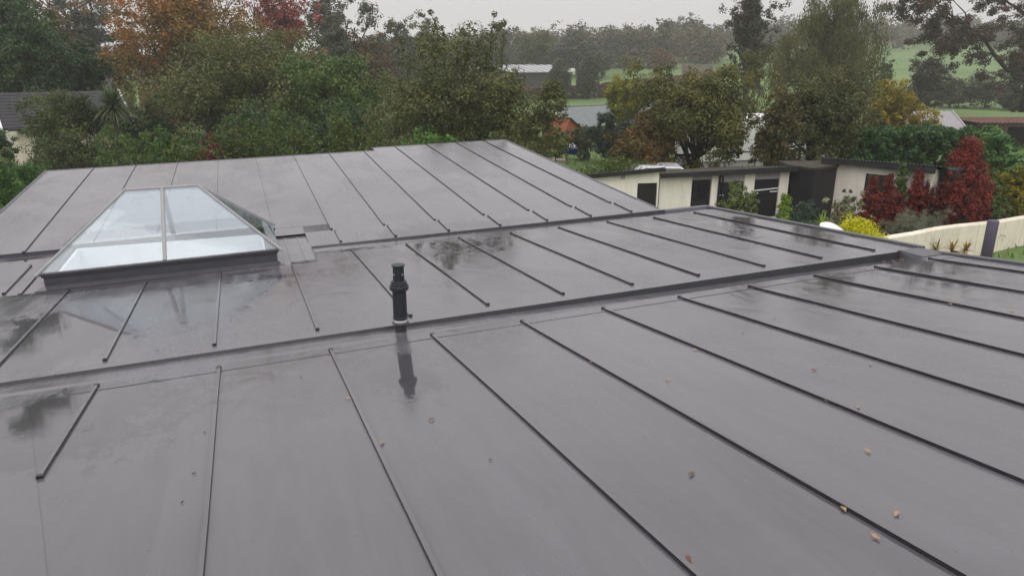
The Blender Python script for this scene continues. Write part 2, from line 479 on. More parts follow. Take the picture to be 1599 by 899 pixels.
# front slope
sl = MB().hexa(slab(zf, XL, XR, -1.2, Y2 - .002, -.07, -.30)).build('roof_slope', M_kerb, bld)
xs_f = [XL, -3.53, -2.73, -1.93, -1.13, -.305, .525, 1.36, 2.165, 2.97, 3.78, 4.585, 5.42, 6.22, 7.0, XR - .06]
panels(zf, xs_f, lambda a, b: -1.2, lambda a, b: Y2L, sl)
for x in xs_f[4:-1]:
    if x == -1.13: rib(zf, x, 3.87, 5.44, sl)
    else: rib(zf, x, -1.15, 5.42 + .01 * math.sin(x * 5), sl, jit=.0015)
# lap strip along the gutter and the smooth corner sheet at the left
xsS = [XL, -.6, 3.1, XR - .06]
for a, c in zip(xsS[:-1], xsS[1:]):
    m = MB(); m.poly(quad_on(zf, a, c, Y2L - .015, Y2G, 0.004)); m.poly([(a, Y2L - .016, zf(a, Y2L - .016)), (c, Y2L - .016, zf(c, Y2L - .016)), (c, Y2L - .015, zf(c, Y2L - .015) + .004), (a, Y2L - .015, zf(a, Y2L - .015) + .004)], 1); m.build('lap_strip', [M_mem, M_gut], sl)
m = MB()
pts = [(-1.56, 5.44), (-.87, 2.8), (-.55, 1.5), (.0, -1.2), (XL + .01, -1.2), (XL + .01, 5.44)]
top = [(x, y, zf(x, y) + .005) for x, y in pts]; bot = [(x, y, zf(x, y) + .0005) for x, y in pts]
m.poly(top[::-1])
for i in range(len(pts)):
    j = (i + 1) % len(pts); m.poly([bot[i], top[i], top[j], bot[j]])
m.build('corner_sheet', M_mem, sl)

# front gutter: tapering channel floor, dark upstand and stop end
gx = [XL] + [x * .5 for x in range(-8, 15)]
m = MB()
for a, c in zip(gx[:-1], gx[1:]):
    m.poly([(a, Y2G, zf(a, Y2G) - .003), (c, Y2G, zf(c, Y2G) - .003), (c, Y2G + .06, zf(c, Y2G + .06) - gd2(c)), (a, Y2G + .06, zf(a, Y2G + .06) - gd2(a))])
    m.poly([(a, Y2G + .06, zf(a, Y2G + .06) - gd2(a)), (c, Y2G + .06, zf(c, Y2G + .06) - gd2(c)), (c, Y2, zf(c, Y2) - gd2(c)), (a, Y2, zf(a, Y2) - gd2(a))])
gut = m.build('gutter', M_mem, bld)
m = MB()
for a, c in zip(gx[:-1], gx[1:]):
    m.poly([(a, Y2 - .012, zf(a, Y2) - gd2(a)), (c, Y2 - .012, zf(c, Y2) - gd2(c)), (c, Y2, zm(c, Y2) + .004), (a, Y2, zm(a, Y2) + .004)])
    m.poly([(a, Y2, zm(a, Y2) + .004), (c, Y2, zm(c, Y2) + .004), (c, Y2 + .05, zm(c, Y2 + .05) + .004), (a, Y2 + .05, zm(a, Y2 + .05) + .004)], 1)
    m.poly([(a, Y2 + .05, zm(a, Y2 + .05) + .004), (c, Y2 + .05, zm(c, Y2 + .05) + .004), (c, Y2 + .052, zm(c, Y2 + .05) - .004), (a, Y2 + .052, zm(a, Y2 + .05) - .004)])
m.build('upstand', [M_up, M_mem], gut)
m = MB()
m.poly([(7.0, Y2G, zf(7, Y2G) - .06), (7.0, Y2, zf(7, Y2) - .07), (7.04, Y2 + .02, zm(7, Y2) + .012), (7.04, Y2G, zf(7, Y2G) + .012)])
m.poly([(7.04, Y2G, zf(7, Y2G) + .012), (7.04, Y2 + .02, zm(7, Y2) + .012), (XR - .06, Y2 + .02, zm(7.3, Y2) + .012), (XR - .06, Y2G, zf(7.3, Y2G) + .012)])
m.poly([(7.0, Y2G, zf(7, Y2G) - .06), (7.04, Y2G, zf(7, Y2G) + .012), (XR - .06, Y2G, zf(7.3, Y2G) + .012), (XR - .06, Y2G, zf(7.3, Y2G) - .06)])
m.build('stop_end', M_kerb, gut)
m = MB(); m.lathe([(.075, .012), (.075, .02), (.05, .02), (.045, .004), (.0, .004)], 24, 6.86, 5.68)
o = m.build('outlet', M_plast, gut, smooth=True); o.location.z = zf(6.86, 5.7) - .062

# middle slope
SKX0, SKX1, SKY0, SKY1 = -2.27, .36, 9.2, 10.72
sl2 = MB().hexa(slab(zm, XL, XR, Y2 + .004, 9.04, -.07, -.30)).build('roof_slope', M_kerb, bld)
xs_m = [XL, -3.55, -2.75, -1.955, -1.16, -.35, .485, 1.315, 2.065, 2.85, 3.62, 4.41, 5.25, 6.04, 6.83, XR - .06]
def ym1(a, b):
    return 9.05 if b < .6 else Y1G
panels(zm, xs_m, lambda a, b: Y2 + .05, ym1, sl2)
m = MB().hexa(slab(zm, .8, XR, 9.05, Y1G, -.07, -.30)); m.build('deck', M_kerb, sl2)
m = MB(); m.poly(quad_on(zm, .485, .80, 9.05, 9.14)); m.build('lap_strip', M_mem, sl2)
for x in xs_m[2:-1]:
    if x < .4: rib(zm, x, 6.02 + .02 * math.sin(9 * x), 8.93, sl2)
    elif x < .6: rib(zm, x, 6.04, 8.88, sl2)
    else: rib(zm, x, 6.05 + .02 * math.sin(x * 7), 9.54 + .04 * math.sin(x * 5), sl2, jit=.001)

# far gutter
gx1 = [.80] + [1 + x * .5 for x in range(12)] + [XR - .06]
m = MB()
for a, c in zip(gx1[:-1], gx1[1:]):
    m.poly([(a, Y1G, zm(a, Y1G) - .002), (c, Y1G, zm(c, Y1G) - .002), (c, Y1, zm(c, Y1) - gd1(c)), (a, Y1, zm(a, Y1) - gd1(a))])
gut2 = m.build('gutter', M_mem, bld)
m = MB()
for a, c in zip(gx1[:-2], gx1[1:-1]):
    m.poly([(a, Y1 - .01, zm(a, Y1) - gd1(a)), (c, Y1 - .01, zm(c, Y1) - gd1(c)), (c, Y1, zb(c, Y1) + .004), (a, Y1, zb(a, Y1) + .004)])
    m.poly([(a, Y1, zb(a, Y1) + .004), (c, Y1, zb(c, Y1) + .004), (c, Y1 + .04, zb(c, Y1 + .04) + .003), (a, Y1 + .04, zb(a, Y1 + .04) + .003)], 1)
m.build('upstand', [M_up, M_mem], gut2)
m = MB()
m.poly([(6.5, Y1 - .01, zm(6.5, Y1) - .034), (XR - .06, Y1 - .01, zm(XR, Y1) - .036), (XR - .06, Y1 + .02, zm(XR, Y1) + .02), (6.5, Y1 + .02, zm(6.5, Y1) + .02)])
m.poly([(6.5, Y1 + .02, zm(6.5, Y1) + .02), (XR - .06, Y1 + .02, zm(XR, Y1) + .02), (XR - .06, Y1 + .12, zm(XR, Y1) + .02), (6.5, Y1 + .12, zm(6.5, Y1) + .02)])
m.poly([(6.5, Y1 + .12, zm(6.5, Y1) + .02), (XR - .06, Y1 + .12, zm(XR, Y1) + .02), (XR - .06, Y1 + .12, zm(XR, Y1) - .3), (6.5, Y1 + .12, zm(6.5, Y1) - .3)])
m.build('edge_trim', M_kerb, gut2)

# far slope
BL, BR, RY0, RY1, RX = -3.72, 6.46, 16.98, 17.36, 3.03
NX0, NX1, NY = -2.68, .80, 11.02      # recess round the skylight
sl3 = MB().hexa(slab(zb, BL + .03, BR - .03, NY + .02, RY0 - .05, -.07, -.30)).build('roof_slope', M_kerb, bld)
m = MB().hexa(slab(zb, NX1 + .01, BR - .03, Y1 + .01, NY + .01, -.07, -.28)); m.build('deck', M_kerb, sl3)
xs_b = [BL, -2.84, -2.05, -1.24, -.43, .385, 1.19, 1.975, 2.775, 3.59, 4.37, 5.13, 5.87, BR]
YK = 10.62
def yb0(a, b):
    if b < .6: return NY
    return YK
def zb_strip(x, y):                          # lowest strip lies a little flatter
    return zb(x, YK) + (y - YK) * .075
for xa, xb in zip(xs_b[:-1], xs_b[1:]):
    y0 = NY if xb < 1.0 else YK
    y1 = RY1 if xa > 3.0 else RY0
    segs = [(xa, xb, y0, y1)]
    if xa < RX < xb: segs = [(xa, RX, y0, RY0), (RX, xb, y0, RY1)]
    m = MB()
    for (p, q, r0, r1_) in segs:
        for i in range(4):
            m.poly(quad_on(zb, p, q, r0 + (r1_ - r0) * i / 4, r0 + (r1_ - r0) * (i + 1) / 4))
    m.build('panel', M_mem, sl3)
m = MB(); m.poly(quad_on(zb, NX1, 1.19, YK, NY)); m.build('lap_strip', M_mem, sl3)
for a, c in zip([NX1, 1.975, 2.775, 3.59, 4.37, 5.13, 5.87], [1.975, 2.775, 3.59, 4.37, 5.13, 5.87, BR]):
    m = MB(); m.poly(quad_on(zb, a, c, Y1 + .04, YK + .03, .004))
    m.poly([(a, YK + .03, zb(a, YK + .03) + .004), (c, YK + .03, zb(c, YK + .03) + .004), (c, YK + .031, zb(c, YK + .03)), (a, YK + .031, zb(a, YK + .03))])
    m.build('lap_strip', M_mem, sl3)
for x in xs_b[1:-1]:
    yt = (RY1 if x > RX else RY0) - .03
    y0 = 11.03 if x < .6 else (10.68 + .02 * math.sin(x * 6))
    rib(zb, x, y0, yt, sl3, jit=.001)
    if x > .6: rib(lambda a, b_: zb(a, b_) + .004, x + .04, 10.02, 10.55, sl3)

# recess floor round the skylight
def zr(x, y): return zm(x, 9.05) - .012 + (y - 9.05) * .004
m = MB()
for (x0, x1, y0, y1) in ((XL, SKX0 + .02, 9.05, NY), (SKX1 - .02, NX1, 9.05, NY), (SKX0 + .02, SKX1 - .02, 9.05, SKY0 + .02), (SKX0 + .02, SKX1 - .02, SKY1 - .02, NY)):
    m.poly(quad_on(zr, x0, x1, y0, y1))
rec = m.build('recess_floor', M_mem, bld)
m = MB()
m.poly([(NX0 - 1.7, NY, zr(NX0 - 1.7, NY) - .01), (NX1, NY, zr(NX1, NY) - .01), (NX1, NY + .004, zb(NX1, NY) + .002), (NX0 - 1.7, NY + .004, zb(NX0 - 1.7, NY) + .002)])
m.poly([(NX1, 9.14, zr(NX1, 9.14) - .01), (NX1, Y1, zr(NX1, Y1) - .01), (NX1, Y1, zb(NX1, Y1) + .003), (NX1, 9.14, zm(NX1, 9.14) + .003)])
m.poly([(NX1, Y1, zr(NX1, Y1) - .01), (NX1, NY, zr(NX1, NY) - .01), (NX1, NY, zb(NX1, NY) + .003), (NX1, Y1, zb(NX1, Y1) + .003)])
m.build('upstand', M_kerb, rec)
m = MB().box(NX1 - .02, NX1 + .02, 9.12, 10.35, zm(NX1, 9.7) - .02, zm(NX1, 9.7) + .028); m.build('edge_trim', M_kerb, rec, bevel=.004)
for x, y0, y1 in ((-2.64, 9.2, 10.4), (-2.46, 9.08, 9.95), (-3.5, 9.2, 10.8)):
    rib(zr, x, y0, y1, rec)
for x in (.50, .68): rib(lambda a, b_: zr(a, b_) - .012, x, 9.18, 10.75, rec)
m = MB().box(XL, -2.5, 9.03, 9.06, zr(-3, 9.05) - .03, zr(-3, 9.05) + .02); m.build('edge_trim', M_kerb, rec, bevel=.004)

# verges, ridge trim and walls below
def trim(fn, pts, w, h, d):
    m = MB()
    for (a, c) in zip(pts[:-1], pts[1:]):
        ax, ay = a; cx, cy = c
        dx, dy = cx - ax, cy - ay; ln = math.hypot(dx, dy); nx, ny = -dy / ln * w, dx / ln * w
        q = [(ax, ay), (cx, cy), (cx + nx, cy + ny), (ax + nx, ay + ny)]
        m.hexa([(x, y, fn(x, y) - d) for x, y in q] + [(x, y, fn(x, y) + h) for x, y in q])
    return m.build('verge_trim', M_kerb, bld, bevel=.012)
trim(zf, [(XR, -1.2), (XR, Y2 - .0)], .08, .026, .16)
trim(zm, [(XR + .001, Y2 + .002), (XR + .001, Y1 + .12)], .08, .026, .16)
trim(zb, [(BR, Y1 + .12), (BR, RY1)], .05, .012, .14)
trim(zb, [(BR + .0, RY1 - .001), (RX - .03, RY1 - .001)], -.05, .008, .14)
trim(zb, [(RX - .002, RY0 + .0), (BL, RY0 + .0)], -.05, .008, .14)
trim(zb, [(BL, RY0), (BL, NY)], .05, .012, .14)
wl = MB()
for (x0, x1, y0, y1) in ((XL + .1, XR - .12, -1.1, -1.0), (XR - .22, XR - .12, -1.0, 9.9), (XL + .1, XL + .2, -1.0, 10.9), (BR - .3, BR - .2, 10.1, 17.0), (BL + .2, BL + .3, 11.0, 16.8), (BL + .3, BR - .3, 16.8, 16.9)):
    wl.box(x0, x1, y0, y1, -.05, 2.62)
wl.build('wall', M_render, bld)

# ------------------------------------------------------------------ skylight
zk = lambda x: H - 2.243 + .0225 * (x + .3)              # frame seat
sky_o = empty('roof_lantern', ((SKX0 + SKX1) / 2, (SKY0 + SKY1) / 2, zr(-1, 9.9)), 0, 'hipped glass roof lantern on a dark grey kerb standing on the roof', 'skylight')
def loc(p): return (p[0] - sky_o.location.x, p[1] - sky_o.location.y, p[2] - sky_o.location.z)
def lb(m, name, mat, par=sky_o, **k):
    m.v = [loc(p) for p in m.v]; return m.build(name, mat, par, **k)
kt = .06                                                  # frame depth
cx0, cx1, cy0, cy1 = SKX0 + .03, SKX1 - .03, SKY0 + .03, SKY1 - .03
th = .12
def kerbwall(xa, xb, ya, yb):
    return [(xa, ya, zr(xa, ya) - .05), (xb, ya, zr(xb, ya) - .05), (xb, yb, zr(xb, yb) - .05), (xa, yb, zr(xa, yb) - .05),
            (xa, ya, zk(xa) - kt), (xb, ya, zk(xb) - kt), (xb, yb, zk(xb) - kt), (xa, yb, zk(xa) - kt)]
m = MB()
m.hexa(kerbwall(cx0, cx1, cy0, cy0 + th)); m.hexa(kerbwall(cx0, cx1, cy1 - th, cy1))
m.hexa(kerbwall(cx0, cx0 + th, cy0 + th, cy1 - th)); m.hexa(kerbwall(cx1 - th, cx1, cy0 + th, cy1 - th))
kerb = lb(m, 'kerb', M_kerb)
m = MB()                                                   # skirt of membrane welded at the kerb foot
m.poly([(SKX0 - .06, SKY0 - .08, zr(SKX0, SKY0) + .004), (SKX1 + .06, SKY0 - .08, zr(SKX1, SKY0) + .004), (cx1, cy0 - .003, zr(SKX1, SKY0) + .03), (cx0, cy0 - .003, zr(SKX0, SKY0) + .03)])
m.poly([(SKX1 + .06, SKY0 - .08, zr(SKX1, SKY0) + .004), (SKX1 + .06, SKY1 + .06, zr(SKX1, SKY1) + .004), (cx1 + .003, cy1, zr(SKX1, SKY1) + .03), (cx1 + .003, cy0, zr(SKX1, SKY0) + .03)])
m.poly([(cx0 - .003, cy0, zr(cx0, cy0) + .03), (cx0 - .003, cy1, zr(cx0, cy1) + .03), (SKX0 - .06, SKY1 + .06, zr(SKX0, SKY1) + .004), (SKX0 - .06, SKY0 - .08, zr(SKX0, SKY0) + .004)])
lb(m, 'skirt', M_gut, kerb)
m = MB()                                                   # base frame, two stepped profiles
def ring(x0, x1, y0, y1, w, za, zb_):
    for (xa, xb, ya, yb) in ((x0, x1, y0, y0 + w), (x0, x1, y1 - w, y1), (x0, x0 + w, y0 + w, y1 - w), (x1 - w, x1, y0 + w, y1 - w)):
        m.hexa([(xa, ya, zk(xa) + za), (xb, ya, zk(xb) + za), (xb, yb, zk(xb) + za), (xa, yb, zk(xa) + za),
                (xa, ya, zk(xa) + zb_), (xb, ya, zk(xb) + zb_), (xb, yb, zk(xb) + zb_), (xa, yb, zk(xa) + zb_)])
ring(SKX0 + .012, SKX1 - .012, SKY0 + .012, SKY1 - .012, .10, -kt, -.035)
ring(SKX0, SKX1, SKY0, SKY1, .07, -.035, -.012)
lb(m, 'base_frame', M_trimd, bevel=.004)
RX0, RX1, RYc, RZ = -1.365, -.525, (SKY0 + SKY1) / 2 + .01, H - 1.508
A = Vector((SKX0, SKY0, zk(SKX0))); B = Vector((SKX1, SKY0, zk(SKX1))); Cc = Vector((SKX1, SKY1, zk(SKX1))); D_ = Vector((SKX0, SKY1, zk(SKX0)))
E_ = Vector((RX0, RYc, RZ)); F_ = Vector((RX1, RYc, RZ + .008))
def pane(pts, inset=.012, thick=.014):
    pts = [Vector(p) for p in pts]
    n = (pts[1] - pts[0]).cross(pts[2] - pts[0]).normalized()
    c = sum(pts, Vector()) / len(pts)
    q = [p + (c - p).normalized() * inset for p in pts]
    m = MB(); k = len(q)
    up = [p + n * .002 for p in q]; dn = [p - n * thick for p in q]
    m.poly(up); m.poly(dn[::-1])
    for i in range(k):
        j = (i + 1) % k; m.poly([dn[i], dn[j], up[j], up[i]])
    return lb(m, 'glass_pane', M_glass)
xm = -.955
mA = Vector((xm, SKY0, zk(xm))); mE = (E_ + F_) / 2 + Vector((0, 0, 0)); mD = Vector((xm, SKY1, zk(xm)))
pane([A, mA, mE, E_]); pane([mA, B, F_, mE])
pane([B, Cc, F_]); pane([Cc, mD, mE, F_]); pane([mD, D_, E_, mE]); pane([D_, A, E_])
def bar(p, q, w, h, name, mat, over=0.0, lift=.008):
    p = Vector(p); q = Vector(q); d = (q - p).normalized()
    q = q + d * over
    side = d.cross(Vector((0, 0, 1))).normalized(); up = side.cross(d).normalized()
    m = MB()
    m.prism([(-w, -h), (w, -h), (w, h * .3), (w * .55, h), (-w * .55, h), (-w, h * .3)], [lambda a, b_: p + side * a + up * (b_ + lift), lambda a, b_: q + side * a + up * (b_ + lift)])
    return lb(m, name, mat)
for tip, base in ((E_, A), (F_, B), (F_, Cc), (E_, D_)):
    bar(tip, base, .015, .013, 'hip_bar', M_trim, over=.045)
bar(mE, mA, .022, .013, 'glazing_bar', M_trim); bar(mE, mD, .032, .014, 'glazing_bar', M_trim)
bar(E_ - Vector((.02, 0, 0)), F_ + Vector((.02, 0, 0)), .02, .013, 'ridge_bar', M_trim)
m = MB()                                                   # plastered white shaft below the glass
for (xa, xb, ya, yb) in ((cx0 + th, cx1 - th, cy1 - th - .03, cy1 - th - .002), (cx0 + th + .002, cx0 + th + .03, cy0 + th + .03, cy1 - th - .03), (cx1 - th - .03, cx1 - th - .002, cy0 + th + .03, cy1 - th - .03), (cx0 + th, cx1 - th, cy0 + th + .002, cy0 + th + .03)):
    m.box(xa, xb, ya, yb, 2.2, H - 2.33)
lb(m, 'light_shaft', M_white)
m = MB().box(cx0, cx1, cy0, cy1, 2.15, 2.2); lb(m, 'ceiling_lining', M_white)

# ------------------------------------------------------------------ flue
fl = empty('vent_flue', (1.143, 5.66, zf(1.143, 5.66) - .003), 0, 'black vertical flue pipe with stepped collar standing in the roof gutter', 'flue')
fl.rotation_euler = (0, math.radians(.4), 0)
b0 = .0
MB().lathe([(.0, -.05), (.048, -.05), (.048, .10)], 32).build('sleeve', plain('grey_sleeve', (.034, .034, .038), rough=.4, var=.15), fl, smooth=False)
m = MB().lathe([(.048, .0), (.062, .0), (.058, .006), (.050, .012), (.0481, .03)], 32); m.build('weld_collar', M_gut, fl, smooth=True)
m = MB().lathe([(.046, .098), (.066, .094), (.072, .1), (.071, .106), (.05, .118), (.046, .118)], 32); m.build('storm_collar', M_trimd, fl, smooth=True)
m = MB().lathe([(.050, .112), (.056, .116), (.054, .134), (.05, .137)], 32); m.build('seal_ring', M_white, fl, smooth=True)
m = MB().lathe([(.0, .136), (.060, .136), (.0625, .139), (.0625, .155), (.059, .159), (.058, .40), (.0, .40)], 40); m.build('outer_pipe', M_plast, fl)
m = MB().lathe([(.058, .398), (.076, .398), (.080, .403), (.080, .43), (.076, .435), (.071, .437), (.071, .452), (.067, .456), (.063, .457), (.063, .470), (.059, .474), (.052, .476), (.0, .476)], 40)
m.build('terminal_collar', M_plast, fl)
m = MB().lathe([(.0, .47), (.047, .47), (.046, .502), (.051, .503), (.051, .507), (.046, .508), (.047, .598), (.0, .598)], 40); tp = m.build('terminal', M_plast, fl)
for k in range(4):
    a = k * math.pi / 2 + .5
    MB().box(-.005, .005, -.004, .004, -.006, .006).build('rivet', M_trim, tp, loc=(.047 * math.cos(a), .047 * math.sin(a), .535))
m = MB().lathe([(.0, .598), (.048, .598), (.0565, .604), (.0565, .612), (.052, .614), (.0, .609)], 40); m.build('cap', M_plast, fl)

# ------------------------------------------------------------------ foliage machinery
def arr_mesh(name, V, F4, tint=None):
    me = bpy.data.meshes.new(name)
    nv, nf = len(V), len(F4)
    me.vertices.add(nv); me.vertices.foreach_set('co', V.astype(np.float32).ravel())
    me.loops.add(nf * 4); me.loops.foreach_set('vertex_index', F4.astype(np.int32).ravel())
    me.polygons.add(nf); me.polygons.foreach_set('loop_start', np.arange(0, nf * 4, 4, dtype=np.int32))
    if tint is not None:
        at_ = me.attributes.new('tint', 'FLOAT', 'FACE'); at_.data.foreach_set('value', tint.astype(np.float32))
    me.update(calc_edges=True)
    return me

def unit(v): return v / np.maximum(np.linalg.norm(v, axis=-1, keepdims=True), 1e-6)

def leaves(rng, cen, rad, n, size, tint_c, up=.35, aspect=.55, droop=0.0, axis=None, flat=.75):
    """n diamond leaves scattered through clumps"""
    k = rng.integers(0, len(cen), n)
    d = unit(rng.normal(size=(n, 3)))
    r = rng.random(n) ** .55
    off = d * (r * rad[k])[:, None]; off[:, 2] *= flat
    p = cen[k] + off
    nrm = unit(rng.normal(size=(n, 3)) * .45 + d * .75 + np.array([0, 0, up]))
    a = unit(np.cross(nrm, rng.normal(size=(n, 3))))
    if droop: a = unit(a * (1 - droop) + np.array([0, 0, -1]) * droop)
    if axis is not None: a = unit(a * .5 + axis)
    bb = unit(np.cross(nrm, a))
    s = size * (.65 + .7 * rng.random(n))
    La = a * (s * .5)[:, None]; Wb = bb * (s * .5 * aspect)[:, None]
    fold = unit(np.cross(a, bb)) * (s * .1)[:, None]
    V = np.stack([p - La, p + Wb + fold, p + La, p - Wb + fold], 1)
    tint = np.clip(tint_c[k] + rng.normal(0, .09, n), 0, 1)
    return V, tint, p

BARK = plain('bark', (.055, .045, .036), rough=.9, var=.4, scale=6, bump=.8, bscale=18, stretch=(3, 3, .7))
BARKD = plain('dark_bark', (.03, .026, .024), rough=.9, var=.4, scale=6, bump=.8, bscale=18, stretch=(3, 3, .7))

def crown_data(rng, R, Rz, z0, zc, K, n, size, style='round', tintf=None, gap=0.0, rc=None, lobe=.5):
    """lobes -> clumps -> leaves inside an ellipsoid; returns leaf verts, tint, lobe centres, clumps"""
    lob = []; lr = []
    tries = 0
    while len(lob) < K and tries < 5000:
        tries += 1
        d = unit(rng.normal(size=3))
        q = d * rng.uniform(.25, .78)
        if style == 'cone':
            h = rng.random() ** 1.4; q = np.array([*(unit(rng.normal(size=2)) * (1 - h) * .62), h * 1.8 - .9])
        if style == 'column':
            q = np.array([*(unit(rng.normal(size=2)) * rng.uniform(0, .45)), rng.uniform(-.85, .82)])
        if style == 'dome': q[2] = abs(q[2]) * 1.1 - .15
        lob.append(q); lr.append(rng.uniform(.75, 1.2) * lobe * (1 - .45 * max(q[2], 0) if style in ('cone', 'column') else 1))
    lob = np.array(lob); lr = np.array(lr)
    M = max(6, int(26 - K * .3))
    cd = unit(rng.normal(size=(K, M, 3)))
    cc = lob[:, None, :] + cd * (lr[:, None] * rng.uniform(.45, 1.0, (K, M)))[..., None]
    cc = cc.reshape(-1, 3)
    if style in ('round', 'dome'): cc *= 1 + .16 * np.sin(cc[:, :1] * 4.1 + cc[:, 2:] * 3.3 + K) + .1 * np.sin(cc[:, 1:2] * 7 + cc[:, 2:] * 5)
    if style == 'cone':
        k_ = 230; hh = rng.random(k_) ** 1.5; an = rng.uniform(0, 6.283, k_); rr = (1 - hh) ** .75 * rng.uniform(.45, 1, k_)
        cc = np.stack([rr * np.cos(an), rr * np.sin(an), hh * 1.9 - .95], -1) + rng.normal(0, .05, (k_, 3))
    if style == 'column':
        k_ = 200; hh = rng.random(k_); an = rng.uniform(0, 6.283, k_); rr = np.clip(1 - hh ** 3.5, .08, 1) * rng.uniform(.35, 1, k_)
        cc = np.stack([rr * np.cos(an), rr * np.sin(an), hh * 1.9 - .95], -1) + rng.normal(0, .05, (k_, 3))
    if style == 'egg':
        k_ = 260; hh = rng.random(k_) ** 1.15; an = rng.uniform(0, 6.283, k_); rr = np.clip(1 - hh ** 1.9, .04, 1) * rng.uniform(.5, 1, k_) * (1 + .22 * np.sin(an * 3 + hh * 8 + K) + .15 * np.sin(hh * 17))
        cc = np.stack([rr * np.cos(an), rr * np.sin(an), hh * 1.9 - .95], -1) + rng.normal(0, .06, (k_, 3))
    keep = cc[:, 2] > -.98
    if gap: keep &= rng.random(len(cc)) > gap
    cc = cc[keep]
    sc = np.array([R, R, Rz])
    cen = cc * sc + np.array([0, 0, zc])
    rcl = (rc if rc else .145 * R) * rng.uniform(.6, 1.35, len(cen))
    tc_ = .5 + .2 * np.sin(cc[:, 0] * 5 + K) * np.cos(cc[:, 2] * 4.3 + cc[:, 1] * 3) + rng.normal(0, .16, len(cen))
    if tintf is not None: tc_ = tintf(cc, tc_, rng)
    return cen, rcl, tc_, lob * sc + np.array([0, 0, zc])

TRI = [0]
def tree(name, label, cat, px, top, wpx, D, cols, n=20000, leaf=.13, K=14, cb=.25, style='round', seed=0, zb_=None, trunk=None, tintf=None, gap=0.0,
         group=None, bark=None, rc=None, droop=0.0, up=.35, aspect=.55, lobe=.5, shoots=0, flat=.75, limbs=True, extra=None, trans=.22, depth=1.0, stems=1):
    """a tree or shrub seen at px, its top at row `top`, wpx pixels wide, D metres away"""
    rng = np.random.default_rng(seed * 7 + 11)
    base = at(px, 300, D); x, y = base[0], base[1]
    z0 = float(hz(x, y)) if zb_ is None else zb_
    zt = at(px, top, D)[2]
    h = max(zt - z0, .3); R = wid(wpx, D) / 2
    zc = h * (cb + (1 - cb) / 2); Rz = h * (1 - cb) / 2
    cen, rcl, tcl, lob = crown_data(rng, R, Rz, 0, zc, K, n, leaf, style, tintf, gap, rc, lobe)
    if shoots:
        sc_, sr_, st_ = [], [], []
        for i in range(shoots):
            a = rng.uniform(0, 2 * math.pi); rr = rng.uniform(.0, .75) * R
            p0 = np.array([rr * math.cos(a), rr * math.sin(a), zc + Rz * .35])
            ln = Rz * rng.uniform(.45, .95); lean = np.array([math.cos(a), math.sin(a), 0]) * rng.uniform(.05, .35)
            for s in np.linspace(.25, 1, 7):
                sc_.append(p0 + (np.array([0, 0, 1]) + lean) * ln * s + rng.normal(0, .05, 3)); sr_.append(.14 + .34 * (1 - s)); st_.append(.45)
        shoot_c = np.array(sc_)
    V, tint, p = leaves(rng, cen, rcl, n, leaf, tcl, up=up, aspect=aspect, droop=droop, flat=flat)
    # fit to the wanted width and height
    lo = np.percentile(p, .4, axis=0); hi = np.percentile(p, 99.6, axis=0)
    sxy = 2 * R / (hi[0] - lo[0]); sxy2 = 2 * R / (hi[1] - lo[1]); szz = (h - h * cb * .9) / (hi[2] - lo[2])
    S3 = np.array([sxy, sxy2 * depth, szz]); mid = np.array([(hi[0] + lo[0]) / 2, (hi[1] + lo[1]) / 2, hi[2]])
    def fit(q): return (q - mid) * S3 + np.array([0, 0, h])
    pm = V.mean(1, keepdims=True)
    V = V - pm + fit(pm)
    cen = fit(cen); lob = fit(lob)
    if shoots:
        Vs, ts, _ = leaves(rng, shoot_c, np.array(sr_), shoots * 330, leaf, np.array(st_), up=up, aspect=aspect, flat=1.0)
        V = np.concatenate([V, Vs]); tint = np.concatenate([tint, ts])
    if extra is not None:
        V, tint = extra(rng, V, tint, R, h)
    TRI[0] += len(V) * 2
    root = empty(name, (x, y, z0), 0, label, cat, group)
    root.rotation_euler.z = -YAW
    me = arr_mesh('crown', V.reshape(-1, 3), np.arange(len(V) * 4).reshape(-1, 4), tint)
    cm = cols if isinstance(cols, bpy.types.Material) else leafmat(name + '_leaf', cols, trans)
    link('crown', me, cm, root)
    # wood
    tr = trunk if trunk else max(.03, h * .022)
    m = MB()
    for s_ in range(stems):
        o_ = np.array([rng.normal(0, .12 * R), rng.normal(0, .12 * R), 0]) if stems > 1 else np.zeros(3)
        hh_ = max(lob[:, 2].mean(), h * .4)
        pts = [np.array([0, 0, -.15]) + o_]
        for k in range(1, 6):
            pts.append(np.array([rng.normal(0, .03 * R), rng.normal(0, .03 * R), hh_ * k / 5]) + o_ * (1 + k * .35))
        m.tube(pts, [tr * (1.35 if i == 0 else 1 - .13 * i) / (stems ** .5) for i in range(6)], 7)
        if limbs:
            sel = range(len(lob)) if stems == 1 else range(s_, len(lob), stems)
            for i in sel:
                q = lob[i]; k = int(rng.integers(1, 5)) if q[2] > pts[2][2] else 1
                a = np.array(pts[k]); e = q
                mid_ = (a + e) / 2 + np.array([0, 0, .08 * np.linalg.norm(e - a)]) + rng.normal(0, .04 * R, 3)
                m.tube([a, a * .6 + mid_ * .4 + rng.normal(0, .02 * R, 3), mid_, e], [tr * .5, tr * .4, tr * .3, tr * .12], 5)
                dd = np.linalg.norm(cen - q, axis=1); near = np.argsort(dd)[:9]
                for c in near[::2]:
                    m.tube([mid_ * .3 + e * .7, (e + cen[c]) / 2 + rng.normal(0, .03 * R, 3), cen[c]], [tr * .18, tr * .11, tr * .04], 4)
    if shoots:
        for i in range(shoots):
            q = shoot_c[i * 7:(i + 1) * 7]
            m.tube([q[0] - np.array([0, 0, Rz * .5]), q[0], q[3], q[6]], [.03, .022, .014, .006], 4)
    m.build('trunk', bark or BARK, root, smooth=True)
    return root

